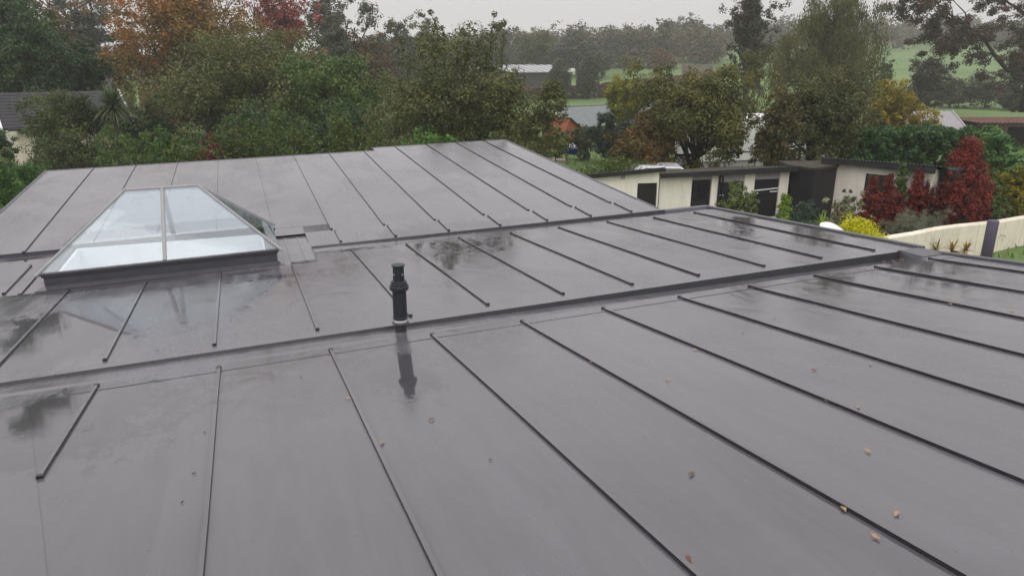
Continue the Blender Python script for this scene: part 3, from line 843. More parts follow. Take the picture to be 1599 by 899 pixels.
# palettes (leaf albedo)
DKGREEN = [(.018, .034, .014), (.03, .055, .02), (.05, .085, .028)]
OLIVE = [(.034, .042, .014), (.064, .072, .024), (.10, .106, .038)]
MIDGREEN = [(.03, .05, .016), (.055, .085, .025), (.095, .125, .04)]
LIME = [(.06, .10, .02), (.12, .18, .035), (.22, .27, .06)]
ORANGE = [(.06, .055, .02), (.12, .085, .028), (.22, .10, .04), (.30, .12, .06)]
RED = [(.045, .014, .012), (.11, .024, .02), (.20, .05, .036)]
CRIMSON = [(.09, .04, .03), (.16, .05, .045), (.24, .08, .07)]
YELLOW = [(.26, .24, .015), (.46, .42, .02), (.6, .56, .05)]
GOLD = [(.09, .08, .02), (.18, .15, .03), (.30, .24, .045)]
GREYGREEN = [(.035, .042, .028), (.065, .075, .05), (.10, .11, .075)]
BROWN = [(.05, .04, .022), (.10, .07, .035), (.16, .10, .05)]
LAUREL = [(.014, .034, .012), (.028, .065, .018), (.065, .12, .04)]

# ------------------------------------------------------------------ garden buildings
class Facade:
    """a building front between two surveyed corners; local x runs along it, -y faces the camera"""
    def __init__(s, name, label, cat, A, Bp, z0):
        s.A = np.array(A[:2]); s.B = np.array(Bp[:2]); d = s.B - s.A
        s.len = float(np.hypot(*d)); s.u = d / s.len
        s.o = empty(name, (A[0], A[1], z0), math.atan2(d[1], d[0]), label, cat); s.z0 = z0
        s.n = np.array([-s.u[1], s.u[0]])
    def x(s, px):
        """distance along the front where column px meets it"""
        r = ray(px, 280)[:2]
        # t*r = A + a*u
        M2 = np.array([[r[0], -s.u[0]], [r[1], -s.u[1]]]); t_, a = np.linalg.solve(M2, s.A); return float(a)
    def z(s, px, py):
        r = ray(px, py); M2 = np.array([[r[0], -s.u[0]], [r[1], -s.u[1]]]); t_, a = np.linalg.solve(M2, s.A)
        return float(H + r[2] * t_ - s.z0)

def stained(name, col):
    """painted render with rain streaks and damp blotches"""
    m = plain(name, col, rough=.85, var=.08, scale=2.2, bump=.5, bscale=60)
    t = m.node_tree; b = t.nodes['Principled BSDF']; src = b.inputs['Base Color'].links[0].from_socket
    tc_ = N(t, 'ShaderNodeTexCoord'); mp = N(t, 'ShaderNodeMapping'); mp.inputs['Scale'].default_value = (2.2, 2.2, .6); t.links.new(tc_.outputs['Object'], mp.inputs[0])
    n = N(t, 'ShaderNodeTexNoise', Scale=1.6, Detail=6.0, Roughness=.7); t.links.new(mp.outputs[0], n.inputs['Vector'])
    r = N(t, 'ShaderNodeValToRGB'); r.color_ramp.elements[0].position = .34; r.color_ramp.elements[0].color = (.62, .58, .50, 1); r.color_ramp.elements[1].position = .56; r.color_ramp.elements[1].color = (1, 1, 1, 1)
    t.links.new(n.outputs[0], r.inputs[0])
    mx = N(t, 'ShaderNodeMix', data_type='RGBA', blend_type='MULTIPLY'); mx.inputs[0].default_value = .28
    t.links.new(src, mx.inputs[6]); t.links.new(r.outputs[0], mx.inputs[7]); t.links.new(mx.outputs[2], b.inputs['Base Color'])
    return m
M_render = stained('stained_cream_render', (.84, .80, .71))
M_lintel = plain('pale_board', (.36, .33, .34), rough=.7, var=.12, scale=5, bump=.15, stretch=(1, 1, 4))
M_moss = plain('mossy_felt', (.036, .033, .019), rough=.95, var=.5, scale=3, bump=.8, bscale=20)
M_felt = plain('black_sheet', (.018, .018, .02), rough=.55, var=.35, scale=4, bump=.2)
M_pane = plain('dark_window_glass', (.02, .022, .025), rough=.05, var=.2, scale=3, bump=0, spec=.8)
M_slate = plain('grey_slate', (.018, .018, .021), rough=.65, var=.35, scale=3, bump=.4, bscale=25)

def corrugated(name, mat, parent, x0, x1, y0, y1, zA, zB, pitch=.09, amp=.018, zs=0.0):
    """corrugated sheet, ridges running along local y; zA at y0, zB at y1; zs = rise along x per metre"""
    n = max(8, int((x1 - x0) / pitch * 4)); n = min(n, 420)
    m = MB(); rows = []
    for k, (y, zz) in enumerate(((y0, zA), (y1, zB))):
        rows.append([(x0 + (x1 - x0) * i / n, y, zz + zs * (x1 - x0) * i / n + amp * math.sin(i * math.pi / 2)) for i in range(n + 1)])
    for i in range(n):
        m.poly([rows[0][i], rows[0][i + 1], rows[1][i + 1], rows[1][i]])
        a, b_ = rows[0][i], rows[0][i + 1]
        m.poly([(a[0], a[1], a[2] - .012), (b_[0], b_[1], b_[2] - .012), b_, a])
    return m.build(name, mat, parent)

# -- small cream shed on the left of the stables
f = Facade('garden_shed', 'small cream rendered shed with black door and sloping black roof beyond the roof edge', 'shed', at(905, 270, 20.3), at(1029, 270, 20.8), 0.0)
x1 = f.x(1029); xd0, xd1 = f.x(996), f.x(1027)
za, zb2 = f.z(920, 274), f.z(1029, 264)
sl_ = (zb2 - za) / (x1 - f.x(920)); z00 = za - sl_ * f.x(920)
zd = f.z(1010, 286)
m = MB()
def wallseg(m, xa, xb, z0, top, y0=0, y1=.15):
    m.hexa([(xa, y0, z0), (xb, y0, z0), (xb, y1, z0), (xa, y1, z0), (xa, y0, top(xa)), (xb, y0, top(xb)), (xb, y1, top(xb)), (xa, y1, top(xa))])
tp_ = lambda x: z00 + sl_ * x
wallseg(m, 0, xd0, -.1, tp_); wallseg(m, xd0, xd1, zd, tp_); wallseg(m, xd1, x1, -.1, tp_)
tb_ = lambda x: tp_(x) - .62
def sidewall(m, xa, xb, y0, y1):
    m.hexa([(xa, y0, -.1), (xb, y0, -.1), (xb, y1, -.1), (xa, y1, -.1), (xa, y0, tp_(xa) - .03), (xb, y0, tp_(xb) - .03), (xb, y1, tp_(xb) - .63), (xa, y1, tp_(xa) - .63)])
sidewall(m, x1 - .15, x1 - .001, .15, 3); sidewall(m, 0, .15, .15, 3); wallseg(m, .15, x1 - .15, -.1, tb_, 2.85, 3)
m.build('wall', M_render, f.o)
d_ = MB().box(xd0 + .01, xd1 - .01, .03, .08, 0, zd - .01).build('door', M_black, f.o)
for k in range(6):
    xx = xd0 + .02 + (xd1 - xd0 - .04) * k / 6
    MB().box(xx + .004, xx + (xd1 - xd0 - .04) / 6 - .004, .012, .03, .02, zd - .03).build('board', M_black, d_)
for px_ in (973, 922):
    xx = f.x(px_); zz = f.z(px_, 277)
    MB().box(xx - .06, xx + .06, -.02, 0, zz - .05, zz + .05).build('vent', M_lintel, f.o, bevel=.004)
r_ = corrugated('roof', M_felt, f.o, -.2, x1 + .12, -.2, 3.2, z00 + .06 - .2 * sl_, z00 - .62 - .2 * sl_, zs=sl_)
m = MB(); m.hexa([(-.2, -.19, z00 - .06 - .2 * sl_), (x1 + .12, -.19, tp_(x1 + .12) - .06), (x1 + .12, -.16, tp_(x1 + .12) - .06), (-.2, -.16, z00 - .06 - .2 * sl_), (-.2, -.19, z00 + .03 - .2 * sl_), (x1 + .12, -.19, tp_(x1 + .12) + .03), (x1 + .12, -.16, tp_(x1 + .12) + .03), (-.2, -.16, z00 + .03 - .2 * sl_)])
m.build('fascia', M_felt, r_)

# -- row of stables with black doors
f = Facade('stable_row', 'low cream stable row with three black doors and flat black roof', 'stable', at(1031, 270, 21.2), at(1233, 270, 22.3), 0.0)
x1 = f.x(1232)
za, zb2 = f.z(1031, 273), f.z(1232, 262)
sl_ = (zb2 - za) / x1
tp_ = lambda x: za + sl_ * x
m = MB()
for a, c in ((1031, 1081), (1112, 1122), (1163, 1179), (1218, 1232)):
    wallseg(m, max(f.x(a), 0), f.x(c), -.1, tp_)
for (xa, xb) in ((0, .15), (x1 - .15, x1 - .001)):
    m.hexa([(xa, .15, -.1), (xb, .15, -.1), (xb, 3.2, -.1), (xa, 3.2, -.1), (xa, .15, tp_(xa) - .05), (xb, .15, tp_(xb) - .05), (xb, 3.2, tp_(xb) - .5), (xa, 3.2, tp_(xa) - .5)])
wallseg(m, .15, x1 - .15, -.1, lambda x: tp_(x) - .5, 3.05, 3.2)
m.build('wall', M_render, f.o)
for a, c, ya, kind in ((1081, 1112, 281, 0), (1122, 1163, 284, 1), (1179, 1218, 280, 2)):
    xa, xb = f.x(a) + .004, f.x(c) - .004
    zl = f.z((a + c) / 2, ya)
    m = MB(); m.hexa([(xa, .03, zl), (xb, .03, zl), (xb, .10, zl), (xa, .10, zl), (xa, .03, tp_(xa)), (xb, .03, tp_(xb)), (xb, .10, tp_(xb)), (xa, .10, tp_(xa))])
    m.build('lintel', M_lintel, f.o)
    dr = MB().box(xa, xb, .06, .11, 0, zl - .004).build('door', M_black, f.o)
    if kind == 0:
        zt_, zb_2 = zl - .08, zl - .62
        MB().box(xa + .10, xb - .08, .048, .058, zb_2, zt_).build('pane', M_pane, dr)
        for q in ((xa + .07, xa + .10, zb_2 - .03, zt_ + .03), (xb - .08, xb - .05, zb_2 - .03, zt_ + .03)):
            MB().box(q[0], q[1], .04, .06, q[2], q[3]).build('frame', M_black, dr)
        MB().box(xa + .15, xa + .34, .07, .1, zb_2 + .04, zt_ - .1).build('paper', M_white, dr)
    else:
        zm_ = zl - .52
        MB().box(xa + .01, xb - .01, .035, .058, zm_ + .02, zl - .02).build('upper_leaf', M_black, dr)
        MB().box(xa + .01, xb - .01, .035, .058, .03, zm_ - .02).build('lower_leaf', M_black, dr)
        if kind == 2:
            m = MB(); m.hexa([(xa, .01, zl - .36), (xb, .01, zl - .31), (xb, .033, zl - .31), (xa, .033, zl - .36), (xa, .01, zl - .325), (xb, .01, zl - .275), (xb, .033, zl - .275), (xa, .033, zl - .325)])
            m.build('bar', M_white, dr)
            MB().box(xa - .04, xa + .16, .005, .02, zl - .44, zl - .41).build('bar', M_white, dr)
            MB().box(xb - .3, xb - .02, .005, .02, zl - .41, zl - .38).build('bar', M_white, dr)
            MB().box(xa + .35, xb - .02, .01, .033, zl - 1.25, zl - 1.2).build('bar', M_white, dr)
        else:
            MB().box(xa + .02, xa + .22, .005, .03, zl - .42, zl - .39).build('bar', M_white, dr)
m = MB()
m.hexa([(-.1, -.25, za + .01), (x1 + .1, -.25, tp_(x1) + .01), (x1 + .1, 3.3, tp_(x1) - .47), (-.1, 3.3, za - .47), (-.1, -.25, za + .07), (x1 + .1, -.25, tp_(x1) + .07), (x1 + .1, 3.3, tp_(x1) - .40), (-.1, 3.3, za - .40)])
r_ = m.build('roof', M_moss, f.o)
m = MB(); m.hexa([(-.1, -.28, za - .06), (x1 + .1, -.28, tp_(x1) - .09), (x1 + .1, -.252, tp_(x1) - .09), (-.1, -.252, za - .06), (-.1, -.28, za + .075), (x1 + .1, -.28, tp_(x1) + .085), (x1 + .1, -.252, tp_(x1) + .085), (-.1, -.252, za + .075)])
m.build('fascia', M_felt, r_)
MB().tube([(x1 * .47, -.05, tp_(x1 * .47) - .1), (x1 * .47, -.05, .1)], [.025, .025], 8).build('downpipe', M_black, f.o)
MB().tube([(f.x(1122) + .02, -.05, tp_(2) - .1), (f.x(1122) + .02, -.05, .1)], [.03, .03], 8).build('downpipe', M_felt, f.o)

# -- black boarded store
c0 = at(1232, 280, 22.4); c1 = at(1270, 280, 21.7); c2 = at(1304, 280, 22.5)
zt = at(1270, 267, 21.7)[2]
st = empty('boarded_store', (c1[0], c1[1], 0), 0, 'black boarded store with mossy flat roof between stables and cream shed', 'shed')
m = MB()
back = [c + np.array([FH[0], FH[1], 0]) * .9 for c in (c2, c0)]
foot = [c0, c1, c2] + back
loc2 = [(c[0] - c1[0], c[1] - c1[1]) for c in foot]
m.prism(loc2, [lambda a, b_: (a, b_, -.1), lambda a, b_: (a, b_, zt)])
m.build('wall', M_black, st)
def boards(parent, p, q, z0_, z1_, n, mat, th_=.018):
    p = np.array(p); q = np.array(q); d = (q - p) / n; nn = np.array([d[1], -d[0]]) / np.hypot(*d)
    for k in range(n):
        a = p + d * (k + .03); b_ = p + d * (k + .97)
        MB().hexa([(*a, z0_), (*b_, z0_), (*(b_ + nn * th_), z0_), (*(a + nn * th_), z0_), (*a, z1_), (*b_, z1_), (*(b_ + nn * th_), z1_), (*(a + nn * th_), z1_)]).build('board', mat, parent)
boards(st, loc2[0], loc2[1], 0, zt - .02, 7, M_black); boards(st, loc2[1], loc2[2], 0, zt - .02, 6, M_black)
cc_ = np.mean(loc2, axis=0)
m = MB(); m.prism([tuple(cc_ + (np.array(q) - cc_) * 1.07) for q in loc2], [lambda a, b_: (a, b_, zt + .003), lambda a, b_: (a, b_, zt + .09)])
m.build('roof', M_moss, st)

# -- cream shed on the right
f = Facade('cream_shed', 'cream rendered shed with dark window and thick black corrugated roof behind red shrubs', 'shed', at(1303, 270, 22.6), at(1457, 270, 20.6), 0.0)
x1 = f.x(1457); za, zb2 = f.z(1303, 251), f.z(1457, 263)
sl_ = (zb2 - za) / x1
tp_ = lambda x: za + sl_ * x
xw0, xw1 = f.x(1351), f.x(1386); zw1, zw0 = f.z(1365, 272), f.z(1365, 300)
m = MB()
wallseg(m, 0, xw0, -.1, tp_); wallseg(m, xw1, x1, -.1, tp_); wallseg(m, xw0, xw1, zw1, tp_); wallseg(m, xw0, xw1, -.1, lambda x: zw0)
sidewall(m, 0, .15, .15, 3); sidewall(m, x1 - .15, x1 - .001, .15, 3); wallseg(m, .15, x1 - .15, -.1, lambda x: tp_(x) - .62, 2.85, 3)
m.build('wall', M_render, f.o)
w_ = MB().box(xw0, xw1, .06, .08, zw0, zw1).build('window', M_pane, f.o)
for q in ((xw0, xw0 + .04), ((xw0 + xw1) / 2 - .02, (xw0 + xw1) / 2 + .02), (xw1 - .04, xw1)):
    MB().box(q[0], q[1], .03, .059, zw0, zw1).build('frame', M_black, w_)
MB().box(xw0 - .06, xw1 + .06, -.05, .0, zw0 - .06, zw0 - .002).build('sill', M_lintel, f.o, bevel=.008)
r_ = corrugated('roof', M_felt, f.o, -.35, x1 + .25, -.3, 3.2, za + .11 - .35 * sl_, za - .55 - .35 * sl_, zs=sl_, pitch=.1, amp=.02)
m = MB(); m.hexa([(-.35, -.28, za - .07), (x1 + .1, -.28, tp_(x1) - .12), (x1 + .1, -.25, tp_(x1) - .12), (-.35, -.25, za - .07), (-.35, -.28, za + .085), (x1 + .1, -.28, tp_(x1) + .08), (x1 + .1, -.25, tp_(x1) + .08), (-.35, -.25, za + .085)])
m.build('fascia', M_felt, r_)
MB().box(x1 + .1, x1 + .5, .3, 1.6, tp_(x1) - .12, tp_(x1) - .03).build('lean_to_roof', M_felt, f.o)
MB().box(x1 + .12, x1 + .42, .4, 1.5, -.1, tp_(x1) - .122).build('lean_to', M_black, f.o)

# -- bungalow on the left
f = Facade('bungalow', 'single storey house with dark slate roof and white bargeboards at far left', 'house', at(4, 200, 33.2), at(209, 195, 36.6), 0.0)
L_ = f.len; ze = f.z(100, 197); zr_ = ze + 1.5; dp = 2.6
m = MB(); m.box(.55, L_ - .35, .35, 4.9, -.1, ze - .02)
m.prism([(.352, ze - .018), (4.88, ze - .018), (2.6, zr_ - .1)], [lambda a, b_: (.56, a, b_), lambda a, b_: (L_ - .36, a, b_)])
m.build('wall', plain('pale_brick', (.62, .55, .45), rough=.9, var=.15, scale=9, bump=.4, stretch=(1, 1, 3)), f.o)
rf_ = MB()
rf_.hexa([(0, 0, ze - .08), (L_, 0, ze - .08), (L_, dp, zr_ - .08), (0, dp, zr_ - .08), (0, 0, ze), (L_, 0, ze), (L_, dp, zr_), (0, dp, zr_)])
rf_.hexa([(0, dp, zr_ - .08), (L_, dp, zr_ - .08), (L_, dp * 2, ze - .08), (0, dp * 2, ze - .08), (0, dp, zr_), (L_, dp, zr_), (L_, dp * 2, ze), (0, dp * 2, ze)])
rf = rf_.build('roof', M_slate, f.o)
nr = 11
for k in range(nr):                                     # slate courses
    a, c = k / nr, (k + 1) / nr + .02
    y0, y1 = dp * a, min(dp * c, dp); z0, z1 = ze + 1.5 * a + .012, ze + 1.5 * min(c, 1) + .004
    MB().hexa([(.05, y0, z0 - .012), (L_ - .05, y0, z0 - .012), (L_ - .05, y1, z1 - .003), (.05, y1, z1 - .003), (.05, y0, z0 + .012), (L_ - .05, y0, z0 + .012), (L_ - .05, y1, z1 + .002), (.05, y1, z1 + .002)]).build('slate_course', M_slate, rf)
for xx in (-.09, L_):
    m = MB(); m.hexa([(xx, -.05, ze - .2), (xx + .09, -.05, ze - .2), (xx + .09, dp, zr_ - .14), (xx, dp, zr_ - .14), (xx, -.05, ze + .05), (xx + .09, -.05, ze + .05), (xx + .09, dp, zr_ + .07), (xx, dp, zr_ + .07)])
    m.build('bargeboard', M_white, rf)
MB().tube([(.2, -.08, ze - .06), (L_ - .2, -.08, ze - .06)], [.06, .06], 8).build('gutter', M_felt, rf)

def house(name, label, px0, px1, yr, ye, D, roofm, wallm, z0=0.0):
    f = Facade(name, label, 'house', at(px0, 150, D), at(px1, 150, D), z0)
    ze = f.z((px0 + px1) / 2, ye); zr_ = f.z((px0 + px1) / 2, yr) + .4; dp = max(1.8, (zr_ - ze) * 1.3); L_ = f.len
    m = MB(); m.box(.3, L_ - .3, .3, dp * 2 - .3, -.2, ze - .05); m.prism([(.31, ze - .048), (dp * 2 - .31, ze - .048), (dp, zr_ - .15)], [lambda a, b_: (.31, a, b_), lambda a, b_: (L_ - .31, a, b_)]); m.build('wall', wallm, f.o)
    m = MB()
    m.hexa([(0, 0, ze - .1), (L_, 0, ze - .1), (L_, dp, zr_ - .1), (0, dp, zr_ - .1), (0, 0, ze), (L_, 0, ze), (L_, dp, zr_), (0, dp, zr_)])
    m.hexa([(0, dp, zr_ - .1), (L_, dp, zr_ - .1), (L_, dp * 2, ze - .1), (0, dp * 2, ze - .1), (0, dp, zr_), (L_, dp, zr_), (L_, dp * 2, ze), (0, dp * 2, ze)])
    r_ = m.build('roof', roofm, f.o)
    MB().tube([(-.02, dp, zr_ + .02), (L_ + .02, dp, zr_ + .02)], [.09, .09], 6).build('ridge_tile', roofm, r_)
    return f
M_tile = plain('brown_tile', (.07, .05, .045), rough=.8, var=.3, scale=4, bump=.5, bscale=14)
M_brick = plain('red_brick', (.20, .09, .06), rough=.9, var=.25, scale=8, bump=.4)
house('tiled_house', 'distant house with brown tiled roof half hidden beside the orange tree', 208, 262, 103, 128, 62, M_tile, M_brick, -.3)
house('brown_roofed_house', 'low brown roofed house behind the palm and bungalow ridge', 124, 172, 126, 142, 55, M_tile, M_brick, -.5)
house('pale_roofed_house', 'pale roofed building peeping above the bungalow at the left edge', -40, 22, 134, 152, 48, plain('pale_roof', (.42, .40, .38), var=.1), M_render, -.5)

# -- orange playhouse
f = Facade('wooden_playhouse', 'orange stained wooden playhouse with steep gable and white window', 'playhouse', at(881, 235, 44), at(911, 235, 45), float(hz(*at(890, 240, 44)[:2])))
L_ = f.len; zt_ = f.z(884, 186); zs_ = f.z(900, 208)
M_or = plain('orange_stain', (.26, .07, .03), rough=.7, var=.2, scale=5, bump=.3, stretch=(1, 1, 8))
m = MB(); m.prism([(0, -.1), (L_, -.1), (L_, zs_), (L_ * .28, zt_), (0, zs_ * 1.05)], [lambda a, b_: (a, 2.0, b_), lambda a, b_: (a, .02, b_)]); wl_ = m.build('wall', M_or, f.o)
nb = 13
for k in range(nb):                                      # lapped boards
    z0_, z1_ = zs_ * k / nb, zs_ * (k + 1) / nb
    MB().hexa([(0, -.03, z0_), (L_, -.03, z0_), (L_, .019, z0_), (0, .019, z0_), (0, -.005, z1_), (L_, -.005, z1_), (L_, .019, z1_), (0, .019, z1_)]).build('board', M_or, wl_)
m = MB(); m.hexa([(L_ * .28 - .05, -.12, zt_ + .01), (L_ + .25, -.12, zs_ - .12), (L_ + .25, 2.1, zs_ - .12), (L_ * .28 - .05, 2.1, zt_ + .01), (L_ * .28 - .05, -.12, zt_ + .07), (L_ + .25, -.12, zs_ - .06), (L_ + .25, 2.1, zs_ - .06), (L_ * .28 - .05, 2.1, zt_ + .07)])
m.build('roof', plain('green_felt', (.05, .07, .05)), f.o)
xa, xb = f.x(886), f.x(895); z0_, z1_ = f.z(890, 238), f.z(890, 223)
w_ = MB().box(xa, xb, -.06, -.035, z0_, z1_).build('window', M_pane, f.o)
for (p, q, r0, r1_) in ((xa - .05, xa + .1, z0_, z1_), (xb - .1, xb + .05, z0_, z1_), (xa + .1, xb - .1, z0_, z0_ + .14), (xa + .1, xb - .1, z1_ - .12, z1_)):
    MB().box(p, q, -.075, -.061, r0, r1_).build('frame', M_white, w_)
MB().box((xa + xb) / 2 - .02, (xa + xb) / 2 + .02, -.074, -.061, z0_ + .14, z1_ - .12).build('frame', M_white, w_)
for xx in (-.1, L_ * .62):
    MB().box(xx - .06, xx + .06, -.25, -.13, -.1, f.z(885, 212)).build('post', plain('grey_post', (.12, .10, .08)), f.o)

# -- long grey-green sheeted shed
f = Facade('long_shed', 'long shed with grey green corrugated roof behind the playhouse', 'shed', at(892, 180, 50), at(1062, 172, 56), -.4)
x1 = f.x(1062); ze = f.z(950, 196); zr_ = f.z(900, 176)
MB().box(.2, x1 - .2, .3, 3.6, -.3, ze - .05).build('wall', plain('brown_boards', (.07, .05, .04), stretch=(6, 6, 1)), f.o)
M_gg = plain('grey_green_sheet', (.16, .185, .18), rough=.6, var=.12, scale=2, bump=.1)
corrugated('roof', M_gg, f.o, 0, x1, 0, 2.4, ze, zr_ + .25, pitch=.2, amp=.02)
MB().box(0, x1, 2.35, 2.5, zr_ + .2, zr_ + .3).build('ridge', M_gg, f.o)
MB().hexa([(-.08, 0, ze - .12), (0, 0, ze - .12), (0, 2.4, zr_ + .12), (-.08, 2.4, zr_ + .12), (-.08, 0, ze + .03), (0, 0, ze + .03), (0, 2.4, zr_ + .3), (-.08, 2.4, zr_ + .3)]).build('bargeboard', M_white, f.o)

# -- far barn
f = Facade('far_barn', 'hazy barn with pale sheeted roof in front of the far woods', 'barn', at(796, 115, 118), at(893, 112, 126), float(hz(*at(830, 115, 120)[:2])))
x1 = f.x(893); ze = f.z(840, 113)
MB().box(.2, x1 - .2, .5, 12, -.5, ze - .1).build('wall', plain('barn_boards', (.05, .048, .045), var=.3, stretch=(5, 5, 1)), f.o)
n_ = 9
rb = MB().hexa([(0, 0, ze - .12), (x1, 0, ze - .12), (x1, 6, ze + 1.0), (0, 6, ze + 1.0), (0, 0, ze), (x1, 0, ze), (x1, 6, ze + 1.12), (0, 6, ze + 1.12)]).build('roof', M_gg, f.o)
MB().hexa([(0, 6.002, ze + 1.0), (x1, 6.002, ze + 1.0), (x1, 12.2, ze - .1), (0, 12.2, ze - .1), (0, 6.002, ze + 1.12), (x1, 6.002, ze + 1.12), (x1, 12.2, ze), (0, 12.2, ze)]).build('rear_roof', M_gg, f.o)
M_sh = plain('pale_sheet', (.40, .40, .41), rough=.5, var=.1, scale=1)
for k in range(n_):
    a = x1 * k / n_ + .05; c = x1 * (k + .55) / n_
    MB().hexa([(a, .05, ze + .01), (c, .05, ze + .01), (c, 5.95, ze + 1.112), (a, 5.95, ze + 1.112), (a, .05, ze + .06), (c, .05, ze + .06), (c, 5.95, ze + 1.16), (a, 5.95, ze + 1.16)]).build('roof_sheet', M_sh, rb)
MB().box(f.x(893) - .55, f.x(893) + .1, .1, .4, ze - .4, ze + .6).build('chimney_box', M_white, f.o)

# -- right hand barns
f = Facade('sheeted_barn', 'barn with pale grey corrugated roof above the laurel hedge', 'barn', at(1385, 195, 44), at(1512, 196, 44), -.3)
x1 = f.len; ze = f.z(1460, 203); zr_ = f.z(1460, 184)
MB().box(.2, x1 - .2, .3, 4, -.2, ze - .05).build('wall', M_black, f.o)
M_pk = plain('weathered_sheet', (.27, .255, .26), rough=.6, var=.14, scale=2, bump=.1)
m = MB()
n = 60; rows = []
for k in range(2):
    rows.append([((x1 + (0.75 if k else 0)) * i / n, 3.2 * k, ze + (zr_ + .2 - ze) * k + .025 * math.sin(i * math.pi / 2)) for i in range(n + 1)])
for i in range(n): m.poly([rows[0][i], rows[0][i + 1], rows[1][i + 1], rows[1][i]])
m.build('roof', M_pk, f.o)
MB().hexa([(x1, -.02, ze - .12), (x1 + .08, -.02, ze - .12), (x1 + .83, 3.2, zr_ + .05), (x1 + .75, 3.2, zr_ + .05), (x1, -.02, ze + .04), (x1 + .08, -.02, ze + .04), (x1 + .83, 3.2, zr_ + .26), (x1 + .75, 3.2, zr_ + .26)]).build('bargeboard', M_lintel, f.o)
f = Facade('open_barn', 'dark brown open fronted barn with rusty corrugated roof at the right edge', 'barn', at(1524, 195, 46), at(1680, 197, 46), -.3)
x1 = f.len; ze = f.z(1560, 192)
MB().box(0, x1, 3.0, 3.2, -.2, ze).build('back_wall', M_black, f.o)
MB().box(0, .15, .2, 3.0, -.2, ze - .02).build('side_wall', M_black, f.o)
M_rust = plain('rusty_sheet', (.12, .055, .04), rough=.8, var=.35, scale=3)
corrugated('roof', M_rust, f.o, -.1, x1, -.4, 3.4, ze + .03, ze + .1, pitch=.26, amp=.035)
MB().box(-.1, x1, -.3, -.2, ze - .22, ze - .03).build('fascia', plain('brown_fascia', (.05, .03, .025)), f.o)
for px_ in (1552, 1600, 1650):
    MB().box(f.x(px_) - .1, f.x(px_) + .1, -.2, 0, -.2, ze - .22).build('post', M_rust, f.o)

# -- static caravan behind the apple trees
f = Facade('static_caravan', 'long white static caravan glimpsed behind the apple trees', 'caravan', at(1088, 230, 37), at(1296, 230, 39), 0)
x1 = f.len; zt_ = f.z(1200, 181)
m = MB(); m.prism([(0, .35), (2.4, .35), (2.4, zt_ - .15), (1.9, zt_), (.5, zt_), (0, zt_ - .15)], [lambda a, b_: (x1, a, b_), lambda a, b_: (0, a, b_)])
bd = m.build('body', plain('caravan_white', (.62, .62, .60), rough=.4, var=.05), f.o)
for k in range(5):
    xa = .5 + k * (x1 - .9) / 5
    MB().box(xa, xa + .75, -.02, .0, 1.15, 1.75).build('window', M_pane, f.o)
MB().box(.02, x1 - .02, -.015, .0, .75, .82).build('stripe', M_trimd, f.o)
MB().box(.1, x1 - .1, .1, 2.3, 0, .349).build('skirting', M_lintel, f.o)

# -- parked white car behind the shed
def car(px, D, rz, label):
    p = at(px, 262, D); o = empty('parked_car', (p[0], p[1], 0), rz, label, 'car')
    side = [(-2.05, .35), (2.05, .35), (2.1, .62), (1.95, .82), (1.05, .95), (.35, 1.42), (-1.2, 1.47), (-1.95, .98), (-2.1, .85)]
    Wd = .86
    m = MB(); n = len(side); cols_ = []
    for yy, sc_ in ((-Wd, .0), (-Wd * .98, 1), (Wd * .98, 1), (Wd, .0)):
        pass
    lay = [(-Wd, .94), (-Wd * .9, 1.0), (Wd * .9, 1.0), (Wd, .94)]
    for yy, s_ in lay:
        m.v += [(x * s_, yy * (1 - .22 * max(0, (z - .9) / .55)), .35 + (z - .35) * (s_ * .5 + .5)) for x, z in side]
    for k in range(3):
        for i in range(n):
            j = (i + 1) % n; m.f.append([k * n + i, k * n + j, (k + 1) * n + j, (k + 1) * n + i]); m.m.append(0)
    m.f.append([i for i in range(n)][::-1]); m.f.append([3 * n + i for i in range(n)]); m.m += [0, 0]
    m.build('body', plain('car_white', (.6, .61, .62), rough=.2, var=.03, bump=0), o, bevel=.03)
    for s_ in (-1, 1):
        MB().hexa([(-1.1, s_ * .85 - .012, .98), (.9, s_ * .85 - .012, .98), (.9, s_ * .85 + .012, .98), (-1.1, s_ * .85 + .012, .98), (-1.0, s_ * .70 - .012, 1.38), (.3, s_ * .70 - .012, 1.38), (.3, s_ * .70 + .012, 1.38), (-1.0, s_ * .70 + .012, 1.38)]).build('side_window', M_pane, o)
        for xx in (-1.3, 1.3):
            w_ = MB().tube([(xx, s_ * .68, .31), (xx, s_ * .87, .31)], [.31, .31], 20).build('wheel', M_plast, o)
            MB().tube([(xx, s_ * .871, .31), (xx, s_ * .885, .31)], [.19, .17], 14).build('rim', M_trim, w_)
        MB().box(2.0, 2.09, s_ * .6 - .16, s_ * .6 + .16, .66, .78).build('headlight', M_trim, o)
    MB().hexa([(.42, -.62, 1.37), (1.02, -.72, .97), (1.02, .72, .97), (.42, .62, 1.37), (.44, -.62, 1.39), (1.05, -.72, .985), (1.05, .72, .985), (.44, .62, 1.39)]).build('windscreen', M_pane, o)
    return o
car(1046, 28.0, math.radians(-25), 'white car parked behind the small cream shed')

